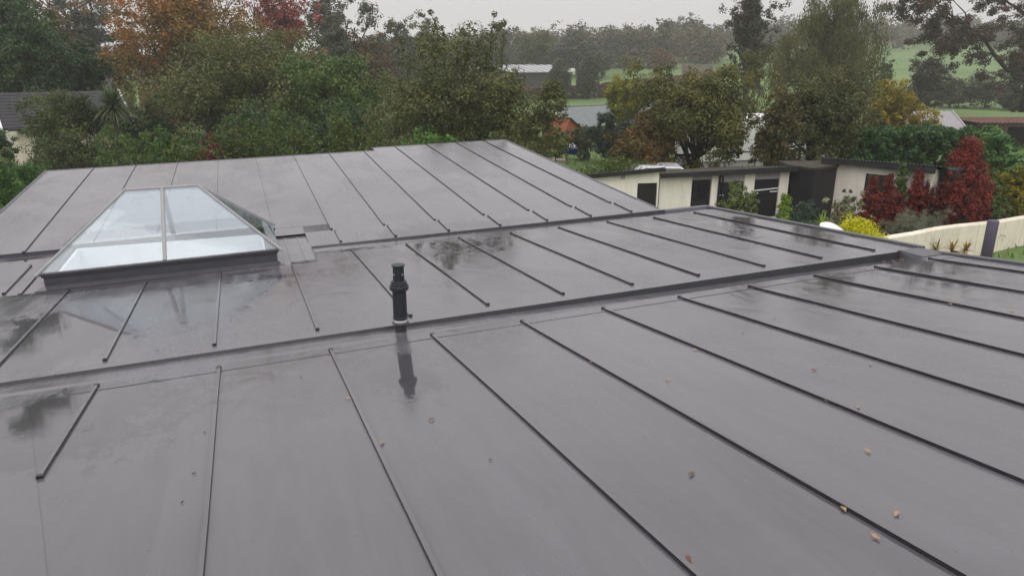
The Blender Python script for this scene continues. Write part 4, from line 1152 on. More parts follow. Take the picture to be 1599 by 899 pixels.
# -- garden wall, post, bowl
o = empty('garden_wall', (0, 0, 0), 0, 'low cream rendered garden wall stepping up to the right edge', 'wall')
wp = [(1380, 380, 373, 17.2), (1430, 392, 365, 17.9), (1462, 392, 358, 18.4), (1500, 386, 353, 19.0), (1530, 384, 350, 19.4), (1565, 378, 346, 20), (1600, 372, 340, 20.6), (1680, 366, 330, 22)]
m = MB()
for a, c in zip(wp[:-1], wp[1:]):
    pa, pb = at(a[0], a[2], a[3]), at(c[0], c[2], c[3]); off = FH * .22
    m.hexa([(pa[0], pa[1], -.2), (pb[0], pb[1], -.2), (pb[0] + off[0], pb[1] + off[1], -.2), (pa[0] + off[0], pa[1] + off[1], -.2),
            (*pa[:2], pa[2]), (*pb[:2], pb[2]), (pb[0] + off[0], pb[1] + off[1], pb[2] + .02), (pa[0] + off[0], pa[1] + off[1], pa[2] + .02)])
m.build('masonry', stained('wall_render', (.76, .70, .58)), o, bevel=.03)
p = at(1541, 395, 17.8); zt_ = at(1549, 344, 17.8)[2]
po = empty('purple_post', (p[0], p[1], 0), 0, 'thick purple grey cylindrical post in front of the cream garden wall', 'post')
rp = wid(8.7, 17.8)
MB().lathe([(0, -.1), (rp, -.1), (rp, zt_ - .03), (rp * .9, zt_), (0, zt_ + .01)], 24).build('shaft', plain('purple_paint', (.085, .07, .115), rough=.55, var=.2, scale=5), po, smooth=True)
MB().lathe([(rp * .9, -.02), (rp * 1.25, -.02), (rp * 1.2, .05), (rp, .06)], 24).build('foot_collar', M_trimd, po, smooth=True)
p = at(1304, 356, 16.5)
bo = empty('white_dish', (p[0], p[1], p[2] - .12), 0, 'upturned white bowl shaped dish beside the yellow bush', 'dish')
bo.rotation_euler = (math.radians(28), math.radians(16), 0)
MB().lathe([(0, .14), (.12, .135), (.25, .11), (.34, .06), (.385, 0), (.39, .0), (.39, -.02), (.37, -.02), (.33, .04), (.24, .09), (0, .12)], 32).build('bowl', plain('white_gloss', (.8, .81, .82), rough=.2, var=.03, bump=0), bo, smooth=True)
MB().tube([(0, 0, .12), (0, 0, -1.2)], [.02, .03], 8).build('stand', M_trimd, bo)
bp0 = at(894, 243, 41)
bt = empty('blue_barrow', (bp0[0], bp0[1], float(hz(*bp0[:2]))), -.4, 'small blue wheelbarrow left on the grass by the playhouse', 'wheelbarrow')
M_blue = plain('blue_plastic', (.012, .04, .22), rough=.4, var=.15)
MB().hexa([(-.3, -.22, .3), (.3, -.22, .3), (.3, .22, .3), (-.3, .22, .3), (-.5, -.36, .62), (.6, -.36, .62), (.6, .36, .62), (-.5, .36, .62)]).build('tray', M_blue, bt)
for s_ in (-1, 1):
    MB().tube([(.8, s_ * .1, .2), (-.3, s_ * .25, .3), (-1.0, s_ * .3, .55)], [.02, .02, .02], 6).build('handle', M_trimd, bt)
    MB().tube([(-.35, s_ * .22, .32), (-.4, s_ * .24, -.02)], [.02, .02], 6).build('leg', M_trimd, bt)
MB().tube([(.82, -.06, .2), (.82, .06, .2)], [.2, .2], 16).build('wheel', M_plast, bt)
p = at(866, 243, 40)
pl = empty('pallet', (p[0], p[1], float(hz(*p[:2]))), -.35, 'pale wooden pallet lying by the field gate', 'pallet')
M_pw = plain('pale_wood', (.32, .25, .21), rough=.85, var=.2, scale=4, stretch=(.6, 5, 5))
for k in range(7): MB().box(-.6, .6, -.5 + k * .145, -.4 + k * .145, .1, .122).build('slat', M_pw, pl)
for yy in (-.5, 0, .45):
    MB().box(-.6, .6, yy - .05 + .0, yy + .04, 0, .098).build('bearer', M_pw, pl)
p0, p1 = at(846, 232, 46), at(880, 233, 46)
gt = Facade('field_gate', 'grey wooden field gate between the apple tree and the playhouse', 'gate', p0, p1, float(hz(*p0[:2])))
M_gw = plain('grey_wood', (.16, .13, .11), rough=.9, var=.25, scale=5)
for k in range(5): MB().box(0, gt.len, 0, .05, .2 + k * .22, .28 + k * .22).build('rail', M_gw, gt.o)
for xx in (0, gt.len - .1): MB().box(xx, xx + .1, -.052, -.002, 0, 1.35).build('post', M_gw, gt.o)

# -- field fence panel on the hill
p0, p1 = at(1066, 108, 150), at(1112, 104, 150)
ff = Facade('field_shelter', 'weathered open field shelter fence on the hill field', 'fence', p0, p1, float(hz(*p0[:2])))
for k in range(9):
    a = ff.len * k / 9
    MB().box(a, a + ff.len / 9 - .06, 0, .1, 0, 2.3 + .1 * math.sin(k * 3)).build('board', M_gw, ff.o)
for a in (0, ff.len * .3, ff.len): MB().box(a - .12, a + .12, -.25, -.01, -.2, 2.9).build('post', M_gw, ff.o)

# ------------------------------------------------------------------ vegetation
def up_orange(cc, tc_, rng): return np.clip(.30 + .42 * cc[:, 2] - .25 * cc[:, 0] + rng.normal(0, .12, len(tc_)), 0, 1)

# big trees, left to right
tree('dark_tree', 'huge dark green tree filling the top left corner', 'tree', 22, -95, 225, 50, DKGREEN, n=62000, leaf=.22, K=26, cb=.12, seed=1, lobe=.42, droop=.2)
tree('second_dark_tree', 'dark green tree beside the huge corner tree above the bungalow roof', 'tree', 92, 18, 135, 46, DKGREEN, n=34000, leaf=.18, K=22, cb=.1, seed=30, lobe=.42)
tree('hazy_tree', 'hazy grey green tall tree rising behind the bungalow', 'tree', 168, -45, 125, 78, GREYGREEN, n=16000, leaf=.3, K=16, cb=.12, seed=2, gap=.12, lobe=.42)
tree('brown_tree', 'thin brownish tall tree behind the dark corner tree', 'tree', 118, -60, 110, 72, BROWN, n=9000, leaf=.28, K=14, cb=.15, seed=3, gap=.25, lobe=.4)
tree('slim_tree', 'slim hazy tree left of the orange maple with sky behind', 'tree', 218, 18, 60, 84, GREYGREEN, n=8000, leaf=.3, K=10, cb=.08, seed=4)
tree('conifer_tree', 'dark conifer like tree behind the palm', 'tree', 150, 66, 135, 50, DKGREEN, n=14000, leaf=.26, K=14, cb=.05, seed=5)
tree('maple_tree', 'tall maple turning orange on its crown at upper left', 'tree', 340, -60, 265, 52, ORANGE, n=46000, leaf=.19, K=28, cb=.12, seed=6, tintf=up_orange, lobe=.4, gap=.05)
tree('crimson_tree', 'crimson leaved tree behind the olive tree tops', 'tree', 462, -36, 130, 62, CRIMSON, n=16000, leaf=.21, K=16, cb=.1, seed=7, lobe=.42)
tree('ash_tree', 'tall hazy grey green ash tree right of the crimson tree', 'tree', 545, -46, 120, 74, GREYGREEN, n=15000, leaf=.26, K=18, cb=.1, seed=8, gap=.15, lobe=.36)
tree('orange_tree', 'hazy orange brown tree between the ash and the leafy apple tree', 'tree', 588, 50, 95, 76, BROWN, n=13000, leaf=.25, K=14, cb=.05, seed=9)
tree('birch_tree', 'hazy round green tree left of the tall shoots', 'tree', 625, 34, 70, 92, GREYGREEN, n=8000, leaf=.3, K=12, cb=.08, seed=10)
tree('beech_tree', 'hazy yellow green tree behind the leafy apple tree top', 'tree', 662, 24, 80, 96, OLIVE, n=9000, leaf=.3, K=12, cb=.08, seed=11)
tree('olive_tree', 'broad olive green tree in front of the orange maple', 'tree', 392, 54, 300, 40, OLIVE, n=76000, leaf=.14, K=30, cb=.16, seed=12, lobe=.38)
tree('plum_tree', 'rounded mid green tree with autumn tips in the centre left', 'tree', 520, 76, 190, 38, MIDGREEN, n=42000, leaf=.13, K=26, cb=.14, seed=13, lobe=.38)
tree('apple_tree', 'wide leafy apple tree with upright shoots against the sky', 'tree', 712, 52, 270, 31, OLIVE, n=52000, leaf=.115, K=30, cb=.14, seed=14, lobe=.36, shoots=9, gap=.04, stems=2)
tree('small_apple_tree', 'lower apple tree bough hanging beside the far roof corner', 'tree', 822, 128, 120, 29, OLIVE, n=17000, leaf=.11, K=16, cb=.12, seed=15)
tree('lime_tree', 'yellow green young tree standing in front of the long shed', 'tree', 975, 122, 78, 47, [(.05, .055, .015), (.12, .13, .025), (.22, .20, .04)], n=13000, leaf=.15, K=14, cb=.2, seed=16)
tree('blue_conifer', 'blue grey conifer beside the yellow green young tree', 'tree', 1030, 118, 70, 46, [(.02, .03, .022), (.035, .048, .036), (.055, .07, .055)], n=13000, leaf=.13, K=14, cb=.05, style='cone', seed=17)
tree('dark_shrub', 'dark blue green shrub right of the orange playhouse', 'shrub', 945, 176, 80, 39, [(.02, .03, .02), (.035, .05, .032), (.055, .075, .05)], n=15000, leaf=.11, K=14, cb=.04, seed=18)
tree('orchard_tree', 'spreading autumn apple tree behind the small cream shed', 'tree', 1085, 92, 215, 30.5, [(.032, .038, .012), (.066, .072, .022), (.115, .105, .03)], n=44000, leaf=.115, K=28, cb=.2, seed=19, lobe=.37, gap=.05, trunk=.2, bark=BARKD)
tree('low_orchard_tree', 'low rusty leaved apple tree left of the orchard trunk', 'tree', 1000, 178, 115, 29.5, [(.04, .036, .012), (.08, .06, .02), (.16, .08, .03)], n=17000, leaf=.105, K=16, cb=.1, seed=20)
tree('shaded_apple_tree', 'dark spreading apple tree behind the black boarded store', 'tree', 1262, 118, 165, 30, [(.026, .033, .012), (.054, .06, .022), (.085, .09, .034)], n=33000, leaf=.11, K=24, cb=.14, seed=21, lobe=.37, gap=.05, trunk=.2, bark=BARKD)
tree('tall_dark_tree', 'tall dark tree left of the big willow on the skyline', 'tree', 1152, -35, 95, 70, [(.02, .026, .016), (.035, .042, .024), (.07, .05, .032)], n=19000, leaf=.22, K=22, cb=.05, seed=22, lobe=.4)
tree('willow_tree', 'great weeping willow with pale olive foliage right of centre', 'tree', 1256, -60, 190, 56, [(.042, .048, .02), (.08, .083, .034), (.125, .12, .05)], n=80000, leaf=.2, K=30, cb=.06, seed=23, droop=.75, aspect=.3, lobe=.42, flat=1.3)
tree('golden_tree', 'golden yellow hazel tree above the laurel hedge', 'tree', 1376, 128, 110, 41, GOLD, n=19000, leaf=.14, K=18, cb=.1, seed=24)
tree('field_thorn', 'dark thorn tree standing in front of the green field', 'tree', 1420, 84, 75, 82, [(.022, .026, .016), (.035, .036, .02), (.06, .05, .03)], n=12000, leaf=.2, K=14, cb=.06, seed=25, gap=.1)
tree('field_bush', 'dark bush below the branches near the field edge', 'shrub', 1350, 92, 34, 80, DKGREEN, n=5000, leaf=.2, K=8, cb=.03, seed=26)
tree('right_edge_tree', 'dense dark tree at the right edge above the open barn', 'tree', 1583, 40, 120, 66, [(.02, .024, .014), (.036, .034, .02), (.06, .05, .03)], n=24000, leaf=.2, K=20, cb=.06, seed=28)
tree('gap_tree', 'thin apple sapling between the two orchard apple trees', 'tree', 1196, 140, 85, 29, [(.035, .034, .014), (.07, .064, .024), (.11, .09, .035)], n=17000, leaf=.11, K=18, cb=.08, seed=29, gap=.08)
tree('playhouse_bush', 'leafy bush partly covering the front of the orange playhouse', 'shrub', 905, 196, 46, 40.5, OLIVE, n=6000, leaf=.11, K=12, cb=.0, seed=31, gap=.2)
# hedgerow bushes in front of the field
for i, (px, tp, w_, D, lab) in enumerate(((1400, 128, 75, 86, 'dark hedgerow bush below the dark thorn tree'), (1462, 122, 80, 90, 'mixed hedgerow bush in the middle of the field edge'), (1512, 112, 75, 88, 'brownish hedgerow bush left of the bright grass patch'), (1560, 142, 60, 84, 'low dark hedgerow bush under the right edge tree'), (1330, 130, 60, 84, 'hedgerow bush half hidden behind the golden hazel'))):
    tree('hedgerow_bush', lab, 'shrub', px, tp, w_, D, [(.022, .028, .016), (.04, .045, .024), (.07, .065, .035)], n=8500, leaf=.2, K=14, cb=.03, seed=40 + i, group='bushes along the field edge')

# oak whose limb reaches across the field
def oak():
    D = 62; p = at(1600, 170, D); z0 = float(hz(p[0], p[1]))
    rng = np.random.default_rng(77)
    root = empty('oak_tree', (p[0], p[1], z0), -YAW, 'dark oak with a long bare limb reaching over the green field', 'tree')
    def L2(px, py, dy=0.0):
        q = at(px, py, D + dy); return np.array([wid(px - 1600, D), dy, q[2] - z0])
    m = MB()
    limbs = [[(1600, 175), (1597, 130), (1592, 60), (1590, 0), (1586, -60)], [(1599, 120), (1560, 110), (1534, 85), (1515, 62), (1490, 45), (1462, 30), (1430, 24)], [(1592, 50), (1570, 20), (1540, 0), (1500, -20)],
             [(1515, 62), (1492, 66), (1468, 58), (1440, 62)], [(1590, 10), (1620, -20), (1650, -40)], [(1490, 45), (1478, 20), (1450, -5)], [(1462, 30), (1440, 10), (1405, 0)], [(1540, 0), (1520, -20), (1480, -40)]]
    rads = [.42, .2, .16, .08, .2, .08, .07, .1]
    cen = []
    for li, (pts, r) in enumerate(zip(limbs, rads)):
        dy0 = rng.uniform(-1.5, 1.5) if li > 1 else 0
        q = [L2(a, b_, dy0 * k / len(pts)) for k, (a, b_) in enumerate(pts)]
        m.tube(q, [r * (1 - .75 * k / (len(q) - 1)) for k in range(len(q))], 7)
        if li:
            for k in range(1, len(q)):
                for _ in range(7 if k > 1 else 2):
                    c = q[k] + rng.normal(0, 1, 3) * np.array([1.1, 1.4, .75]) + np.array([0, 0, -.1]); cen.append(c)
                    m.tube([q[k], (q[k] + c) / 2 + rng.normal(0, .12, 3), c], [r * .22, r * .14, .012], 4)
    for px, py in ((1370, 10), (1395, -5), (1380, 22), (1410, 8), (1425, 40), (1448, 48), (1400, 25), (1560, 70), (1575, 90), (1590, 110), (1540, 30), (1570, 10), (1610, 40), (1500, 90), (1470, 72), (1438, 78), (1455, 85), (1420, 60), (1550, 120), (1585, 60), (1560, 45)):
        for _ in range(3): cen.append(L2(px + rng.normal(0, 9), py + rng.normal(0, 7), rng.normal(0, 1.2)))
    cen = np.array(cen)
    V, tint, _ = leaves(rng, cen, rng.uniform(.35, .8, len(cen)), 26000, .19, rng.normal(.5, .2, len(cen)), up=.3)
    link('crown', arr_mesh('crown', V.reshape(-1, 3), np.arange(len(V) * 4).reshape(-1, 4), tint), leafmat('oak_leaf', [(.022, .022, .014), (.045, .038, .022), (.09, .05, .035)]), root)
    m.build('trunk', BARKD, root, smooth=True)
oak()

# shrubs behind and beside the roof
tree('garden_shrub', 'large olive shrub in front of the bungalow wall', 'shrub', 137, 148, 195, 27.5, [(.022, .032, .012), (.045, .058, .02), (.078, .092, .032)], n=42000, leaf=.085, K=26, cb=.03, seed=50, lobe=.38, stems=3)
tree('wall_shrub', 'smaller green shrub at the right end of the bungalow', 'shrub', 205, 198, 95, 25, MIDGREEN, n=13000, leaf=.08, K=14, cb=.03, seed=51)
tree('ivy_shrub', 'bright green ivy shrub behind the left part of the ridge', 'shrub', 285, 203, 85, 22.5, [(.02, .045, .012), (.045, .09, .022), (.09, .15, .04)], n=12000, leaf=.085, K=14, cb=.03, seed=52)
tree('dark_hedge_bush', 'dark evergreen bush beside the bungalow bargeboard', 'shrub', 245, 150, 90, 36, DKGREEN, n=14000, leaf=.11, K=14, cb=.03, seed=53)
tree('copper_bush', 'small copper red bush just behind the roof ridge', 'shrub', 336, 207, 38, 20.3, RED, n=9000, leaf=.055, K=10, cb=.02, seed=54)
for i, (px, tp, w_, D, lab) in enumerate(((372, 196, 70, 22.2, 'yellow tipped leafy shrub right of the copper bush'), (425, 186, 75, 22, 'tall yellow green leafy shrub behind the ridge left of centre'), (480, 200, 70, 21.6, 'leafy shrub with thin arching shoots behind the ridge'), (535, 188, 80, 22.2, 'leafy green shrub just left of the ridge step'), (300, 226, 60, 20.5, 'low lime green shrub at the ridge below the ivy'), (582, 205, 60, 22.5, 'sparse leafy shrub behind the ridge step'))):
    tree('ridge_shrub', lab, 'shrub', px, tp + 8, w_ * .9, D, [(.028, .042, .012), (.055, .075, .02), (.16, .17, .045)], n=5200, leaf=.1, K=14, cb=.02, seed=60 + i, gap=.32, aspect=.35, shoots=5, group='leafy shrubs behind the roof ridge', stems=3)
tree('laurel_bush', 'fresh green laurel bush just behind the highest part of ridge', 'shrub', 690, 204, 125, 21.5, [(.03, .075, .018), (.06, .13, .03), (.11, .19, .055)], n=9000, leaf=.12, K=20, cb=.02, seed=70, aspect=.4, lobe=.35, up=.1)
tree('grey_undergrowth', 'dull green undergrowth bush beneath the wide apple tree', 'shrub', 640, 175, 150, 27, OLIVE, n=16000, leaf=.09, K=20, cb=.02, seed=71)
tree('corner_undergrowth', 'dull green bush under the bough beside the roof corner', 'shrub', 800, 190, 110, 26, OLIVE, n=12000, leaf=.09, K=16, cb=.02, seed=72)
tree('deep_undergrowth', 'dark bush under the olive tree behind the ridge', 'shrub', 400, 160, 170, 33, DKGREEN, n=16000, leaf=.12, K=18, cb=.02, seed=73)
tree('centre_undergrowth', 'dark bush under the rounded mid green tree', 'shrub', 540, 165, 150, 32, DKGREEN, n=14000, leaf=.12, K=18, cb=.02, seed=74)
tree('russet_shrub', 'small shrub with russet leaves left of the palm', 'shrub', 205, 112, 60, 50, [(.04, .05, .02), (.09, .08, .03), (.18, .10, .045)], n=7000, leaf=.15, K=12, cb=.03, seed=75)

# hedges
def hedge(name, label, pts, thick, cols, n, leaf, seed, cat='hedge'):
    """pts: (px, top row, D) along the hedge; clumps fill its whole volume"""
    rng = np.random.default_rng(seed)
    P = np.array([at(a, b_, d) for a, b_, d in pts]); base = P[0].copy(); base[2] = float(hz(base[0], base[1]))
    root = empty(name, base, 0, label, cat)
    cen = []; mm = MB()
    seg = np.linalg.norm(np.diff(P[:, :2], axis=0), axis=1); tot = seg.sum()
    for _ in range(int(tot * P[:, 2].max() * 30)):
        s = rng.random() * tot; k = int(np.searchsorted(np.cumsum(seg), s)); k = min(k, len(seg) - 1)
        u_ = (s - (np.cumsum(seg)[k] - seg[k])) / seg[k]; q = P[k] * (1 - u_) + P[k + 1] * u_
        zt_ = q[2] - base[2]; z_ = zt_ * (1 - rng.random() ** 1.6 * .95) - .12 + rng.normal(0, .08)
        w_ = rng.uniform(-.5, .5) * thick
        cen.append(np.array([q[0] - base[0] + FH[0] * w_, q[1] - base[1] + FH[1] * w_, z_]))
    cen = np.array(cen)
    V, tint, _ = leaves(rng, cen, rng.uniform(.12, .3, len(cen)), n, leaf, rng.normal(.5, .2, len(cen)), up=.3, aspect=.45)
    link('crown', arr_mesh('crown', V.reshape(-1, 3), np.arange(len(V) * 4).reshape(-1, 4), tint), leafmat(name + '_leaf', cols), root)
    for i in range(int(tot / .7)):
        s = (i + .5) * .7; k = min(int(np.searchsorted(np.cumsum(seg), s)), len(seg) - 1); u_ = (s - (np.cumsum(seg)[k] - seg[k])) / seg[k]; q = P[k] * (1 - u_) + P[k + 1] * u_ - base
        mm.tube([(q[0], q[1], -.1), (q[0] + rng.normal(0, .1), q[1] + rng.normal(0, .1), q[2] * .6), (q[0] + rng.normal(0, .2), q[1] + rng.normal(0, .2), q[2] * .92)], [.04, .03, .01], 5)
    mm.build('trunk', BARKD, root, smooth=True)
hedge('laurel_hedge', 'long dark laurel hedge behind the cream shed', [(1315, 210, 30), (1380, 200, 30.5), (1460, 198, 31), (1530, 205, 31), (1570, 214, 30.5)], 1.6, LAUREL, 80000, .14, 81)
hedge('clipped_hedge', 'bright green clipped hedge at the lower left beside the verge', [(-70, 276, 16.2), (-20, 264, 17.4), (20, 258, 18.6), (58, 257, 20)], 1.0, [(.02, .05, .012), (.04, .09, .02), (.08, .14, .035)], 24000, .06, 82)
hedge('bungalow_hedge', 'dark hedge in front of the left bungalow corner', [(-40, 200, 28), (10, 206, 28)], 1.2, DKGREEN, 9000, .09, 83)
hedge('meadow_hedge', 'hazy brown hedgerow crossing below the far field', [(740, 128, 112), (860, 138, 108), (960, 128, 112), (1060, 118, 116), (1130, 112, 118)], 3.0, BROWN, 26000, .34, 84)

# flower bed on the right: raised soil behind the garden wall
bedp = [at(1195, 300, 17.6), at(1300, 300, 16.9), at(1380, 300, 17.4)] + [at(a[0], 300, a[3] + .35) for a in wp[1:]] + [at(1690, 300, 26), at(1530, 300, 26), at(1475, 300, 20.9), at(1455, 300, 20.5), at(1380, 300, 21.4), at(1304, 300, 22.3), at(1270, 300, 21.5), at(1232, 300, 22.1), at(1195, 300, 21.6)]
m = MB(); m.prism([(q[0], q[1]) for q in bedp], [lambda a, b_: (a, b_, -.2), lambda a, b_: (a, b_, .30)])
tag(m.build('planting_bed', plain('dark_soil', (.035, .026, .018), rough=.95, var=.4, scale=4, bump=.8, bscale=12)), kind='structure')
tree('light_laurel', 'light green laurel bush at the right edge above the red shrub', 'shrub', 1552, 200, 75, 27, [(.03, .07, .02), (.065, .125, .04), (.13, .20, .08)], n=9000, leaf=.14, K=14, cb=.03, seed=90, aspect=.45)
tree('red_shrub', 'largest dark red berberis shrub with pointed top', 'shrub', 1504, 218, 100, 21.2, RED, n=36000, leaf=.06, K=24, cb=.03, seed=91, style='egg', zb_=.28, rc=.24)
tree('low_red_shrub', 'rounded dark red shrub in front of the largest red one', 'shrub', 1500, 262, 74, 20.3, RED, n=26000, leaf=.055, K=16, cb=.03, seed=92, zb_=.28)
for i, (px, tp, w_, lab) in enumerate(((1362, 278, 40, 'leftmost dark red column shrub by the cream shed window'), (1386, 273, 31, 'taller narrow dark red column shrub left of the small conifer'), (1404, 302, 46, 'short broad dark red shrub between the narrow columns'), (1432, 268, 29, 'tallest slim dark red column shrub against the cream wall'), (1448, 282, 27, 'short slim red column shrub at the right end of cream wall'))):
    tree('red_column_shrub', lab, 'shrub', px, tp, w_, 20.2 + .12 * i, RED, n=14000, leaf=.05, K=20, cb=.02, seed=95 + i, style='column', zb_=.28, lobe=.42, group='dark red column shrubs in the bed', up=.6, rc=.1)
tree('small_conifer', 'small open green conifer in front of the cream wall', 'shrub', 1405, 258, 40, 20.8, [(.02, .04, .014), (.045, .075, .024), (.09, .12, .035)], n=5500, leaf=.075, K=13, cb=.1, seed=101, style='cone', zb_=.28, gap=.2, rc=.11)
tree('yellow_bush', 'bright yellow rounded bush at the edge of the roof', 'shrub', 1360, 343, 84, 17.2, YELLOW, n=24000, leaf=.05, K=26, cb=.0, seed=102, style='dome', zb_=.28, lobe=.34, rc=.13, up=.8)
tree('grey_dome_shrub', 'wide grey green dome shrub right of the yellow bush', 'shrub', 1420, 331, 80, 18.9, [(.08, .09, .06), (.12, .13, .09), (.17, .18, .125)], n=20000, leaf=.04, K=18, cb=.0, seed=103, style='dome', zb_=.28, aspect=.25)
tree('grey_dome_shrub', 'smaller grey green dome shrub above the garden wall step', 'shrub', 1466, 327, 56, 19.6, [(.08, .09, .06), (.12, .13, .09), (.17, .18, .125)], n=12000, leaf=.04, K=14, cb=.0, seed=104, style='dome', zb_=.28, aspect=.25)
tree('green_dome_shrub', 'yellow tipped green shrub below the large red shrub', 'shrub', 1502, 322, 50, 20.2, [(.03, .045, .014), (.06, .07, .02), (.13, .13, .035)], n=9000, leaf=.05, K=14, cb=.0, seed=105, zb_=.28)
tree('variegated_shrub', 'pale variegated shrub at the corner of the cream shed', 'shrub', 1322, 302, 56, 19.6, [(.05, .06, .03), (.11, .12, .06), (.34, .34, .22)], n=7000, leaf=.075, K=16, cb=.03, seed=106, gap=.15)
tree('brown_shrub', 'brownish low shrub below the variegated one', 'shrub', 1318, 330, 42, 18.6, BROWN, n=5500, leaf=.05, K=12, cb=.0, seed=107, zb_=.28)
tree('lime_dwarf_conifer', 'lime green dwarf conifer in front of the black store', 'shrub', 1229, 304, 58, 18.2, LIME, n=12000, leaf=.05, K=14, cb=.02, seed=108, style='egg', rc=.1, up=.8, zb_=.28)
tree('blue_green_shrub', 'dark blue green low shrub right of the dwarf conifer', 'shrub', 1264, 316, 62, 18.2, [(.02, .04, .028), (.04, .07, .046), (.07, .105, .07)], n=10000, leaf=.05, K=14, cb=.0, seed=109, zb_=.28)
tree('stable_shrub', 'round green shrub in front of the middle stable door', 'shrub', 1151, 289, 74, 18.6, [(.045, .06, .02), (.09, .115, .038), (.15, .18, .06)], n=17000, leaf=.06, K=18, cb=.05, seed=110, stems=3)
tree('gold_shrub', 'golden green shrub at the right edge of the bed', 'shrub', 1592, 262, 62, 22, [(.05, .06, .015), (.14, .13, .025), (.32, .24, .03)], n=12000, leaf=.07, K=16, cb=.0, seed=111, zb_=.28)
tree('leafy_shrub', 'green leafy shrub behind the purple post', 'shrub', 1550, 290, 70, 21.4, MIDGREEN, n=12000, leaf=.075, K=16, cb=.0, seed=112, zb_=.28)
tree('weed_patch', 'weedy green vegetable bed left of the small cream shed', 'shrub', 950, 247, 170, 27.5, [(.03, .05, .014), (.06, .09, .024), (.11, .14, .04)], n=14000, leaf=.09, K=30, cb=.0, seed=113, lobe=.25, depth=.5, limbs=False)
tree('gate_bush', 'light green bush by the field gate', 'shrub', 866, 200, 45, 38, [(.04, .06, .02), (.08, .11, .03), (.14, .17, .05)], n=7000, leaf=.1, K=12, cb=.0, seed=114)

# spiky plants
def spiky(name, label, px, py, D, z0, stem, n, ln, cols, seed, w_=.05):
    rng = np.random.default_rng(seed); p = at(px, py, D); h = p[2] - z0
    root = empty(name, (p[0], p[1], z0), 0, label, 'plant')
    m = MB(); tint = []
    for i in range(n):
        a = rng.uniform(0, 2 * math.pi); el = rng.uniform(-.35, 1.35)
        d = np.array([math.cos(a) * math.cos(el), math.sin(a) * math.cos(el), math.sin(el)]); sd_ = np.array([-math.sin(a), math.cos(a), 0])
        l_ = ln * rng.uniform(.7, 1.1); prev = None
        for k in range(5):
            s = k / 4; q = np.array([0, 0, h]) + d * l_ * s - np.array([0, 0, 1]) * l_ * .3 * s * s * (math.cos(max(el, 0)))
            ww = w_ * (1 - s) ** .6 * .5 + .002
            cur = (q - sd_ * ww, q + sd_ * ww)
            if prev: m.poly([prev[0], prev[1], cur[1], cur[0]])
            prev = cur
    me = m.mesh('leaf_rosette'); at_ = me.attributes.new('tint', 'FLOAT', 'FACE')
    at_.data.foreach_set('value', np.repeat(np.clip(rng.normal(.5, .25, n), 0, 1), 4).astype(np.float32))
    link('leaf_rosette', me, leafmat(name + '_leaf', cols), root)
    MB().tube([(0, 0, -.1), (.03, .02, h * .5), (0, 0, h)], [stem, stem * .8, stem * .7], 8).build('stem', BARK, root, smooth=True)
spiky('cabbage_palm', 'spiky cabbage palm in front of the bungalow roof', 176, 166, 28.2, 0, .1, 300, 1.05, [(.03, .045, .025), (.055, .075, .04), (.10, .12, .06)], 5, .075)
spiky('yucca_plant', 'small spiky green plant beside the white dish', 1283, 352, 17.2, .28, .04, 60, .38, LIME, 6, .03)
for i, (px, lab) in enumerate(((1462, 'left tuft of dry brown leaves at the roof edge by the wall'), (1486, 'middle tuft of dry brown leaves at the roof edge'), (1508, 'right tuft of dry brown leaves at the roof edge near the post'))):
    spiky('dry_tuft', lab, px, 391, 14.5, 0.0, .03, 26, .3, [(.10, .07, .03), (.20, .14, .06), (.30, .23, .10)], 8 + i, .05)

# far tree line on the hill: one prototype set, copied
protos = []
def far_mesh(seed, K, leaf, n, hgt, R):
    rng = np.random.default_rng(seed)
    cen, rcl, tcl, lob = crown_data(rng, R, hgt * .46, 0, hgt * .54, K, n, leaf, 'round', None, .04, .16 * R, .42)
    V, tint, _ = leaves(rng, cen, rcl, n, leaf, tcl)
    me = arr_mesh('crown', V.reshape(-1, 3), np.arange(len(V) * 4).reshape(-1, 4), tint)
    m = MB().tube([(0, 0, -.3), (0, 0, hgt * .35), (.1, 0, hgt * .7)], [.3, .22, .08], 6)
    for q in lob[::2]: m.tube([(0, 0, hgt * .3), q], [.13, .04], 4)
    return me, m.mesh('trunk', True)
for s in range(5): protos.append(far_mesh(300 + s, 26, .42, 10000, 10.0, 4.4))
far_mats = [leafmat('far_green', GREYGREEN), leafmat('far_olive', OLIVE), leafmat('far_brown', BROWN), leafmat('far_dark', [(.022, .03, .018), (.04, .05, .028), (.07, .075, .04)])]
for me_, tm in protos: me_.materials.append(far_mats[0]); tm.materials.append(BARKD)
ordn = ['first', 'second', 'third', 'fourth', 'fifth', 'sixth', 'seventh', 'eighth', 'ninth', 'tenth', 'eleventh', 'twelfth', 'thirteenth']
rngf = np.random.default_rng(9)
front = [(770, 62, 70, 170, 3), (842, 46, 85, 165, 1), (902, 44, 85, 160, 0), (968, 52, 70, 185, 0), (1012, 62, 60, 190, 2), (1040, 40, 70, 210, 2), (1078, 28, 80, 215, 0), (1102, 55, 60, 200, 1),
         (940, 78, 55, 150, 3), (986, 84, 50, 160, 1)]
def far_tree(name, px, tp, w_, D, mi, label, cat, group, k):
    p = at(px, 110, D); z0 = float(hz(p[0], p[1])); zt_ = at(px, tp, D)[2]
    root = empty(name, (p[0], p[1], z0), rngf.uniform(0, 6), label, cat, group)
    me_, tm = protos[k % 5]
    s_ = (zt_ - z0) / 9.9; sw = wid(w_, D) / 8.8
    root.scale = (sw, sw, s_)
    for nm, mesh in (('crown', me_), ('trunk', tm)):
        o_ = bpy.data.objects.new(nm, mesh); C.objects.link(o_); o_.parent = root
        if nm == 'crown':
            o_.material_slots[0].link = 'OBJECT'; o_.material_slots[0].material = far_mats[mi]
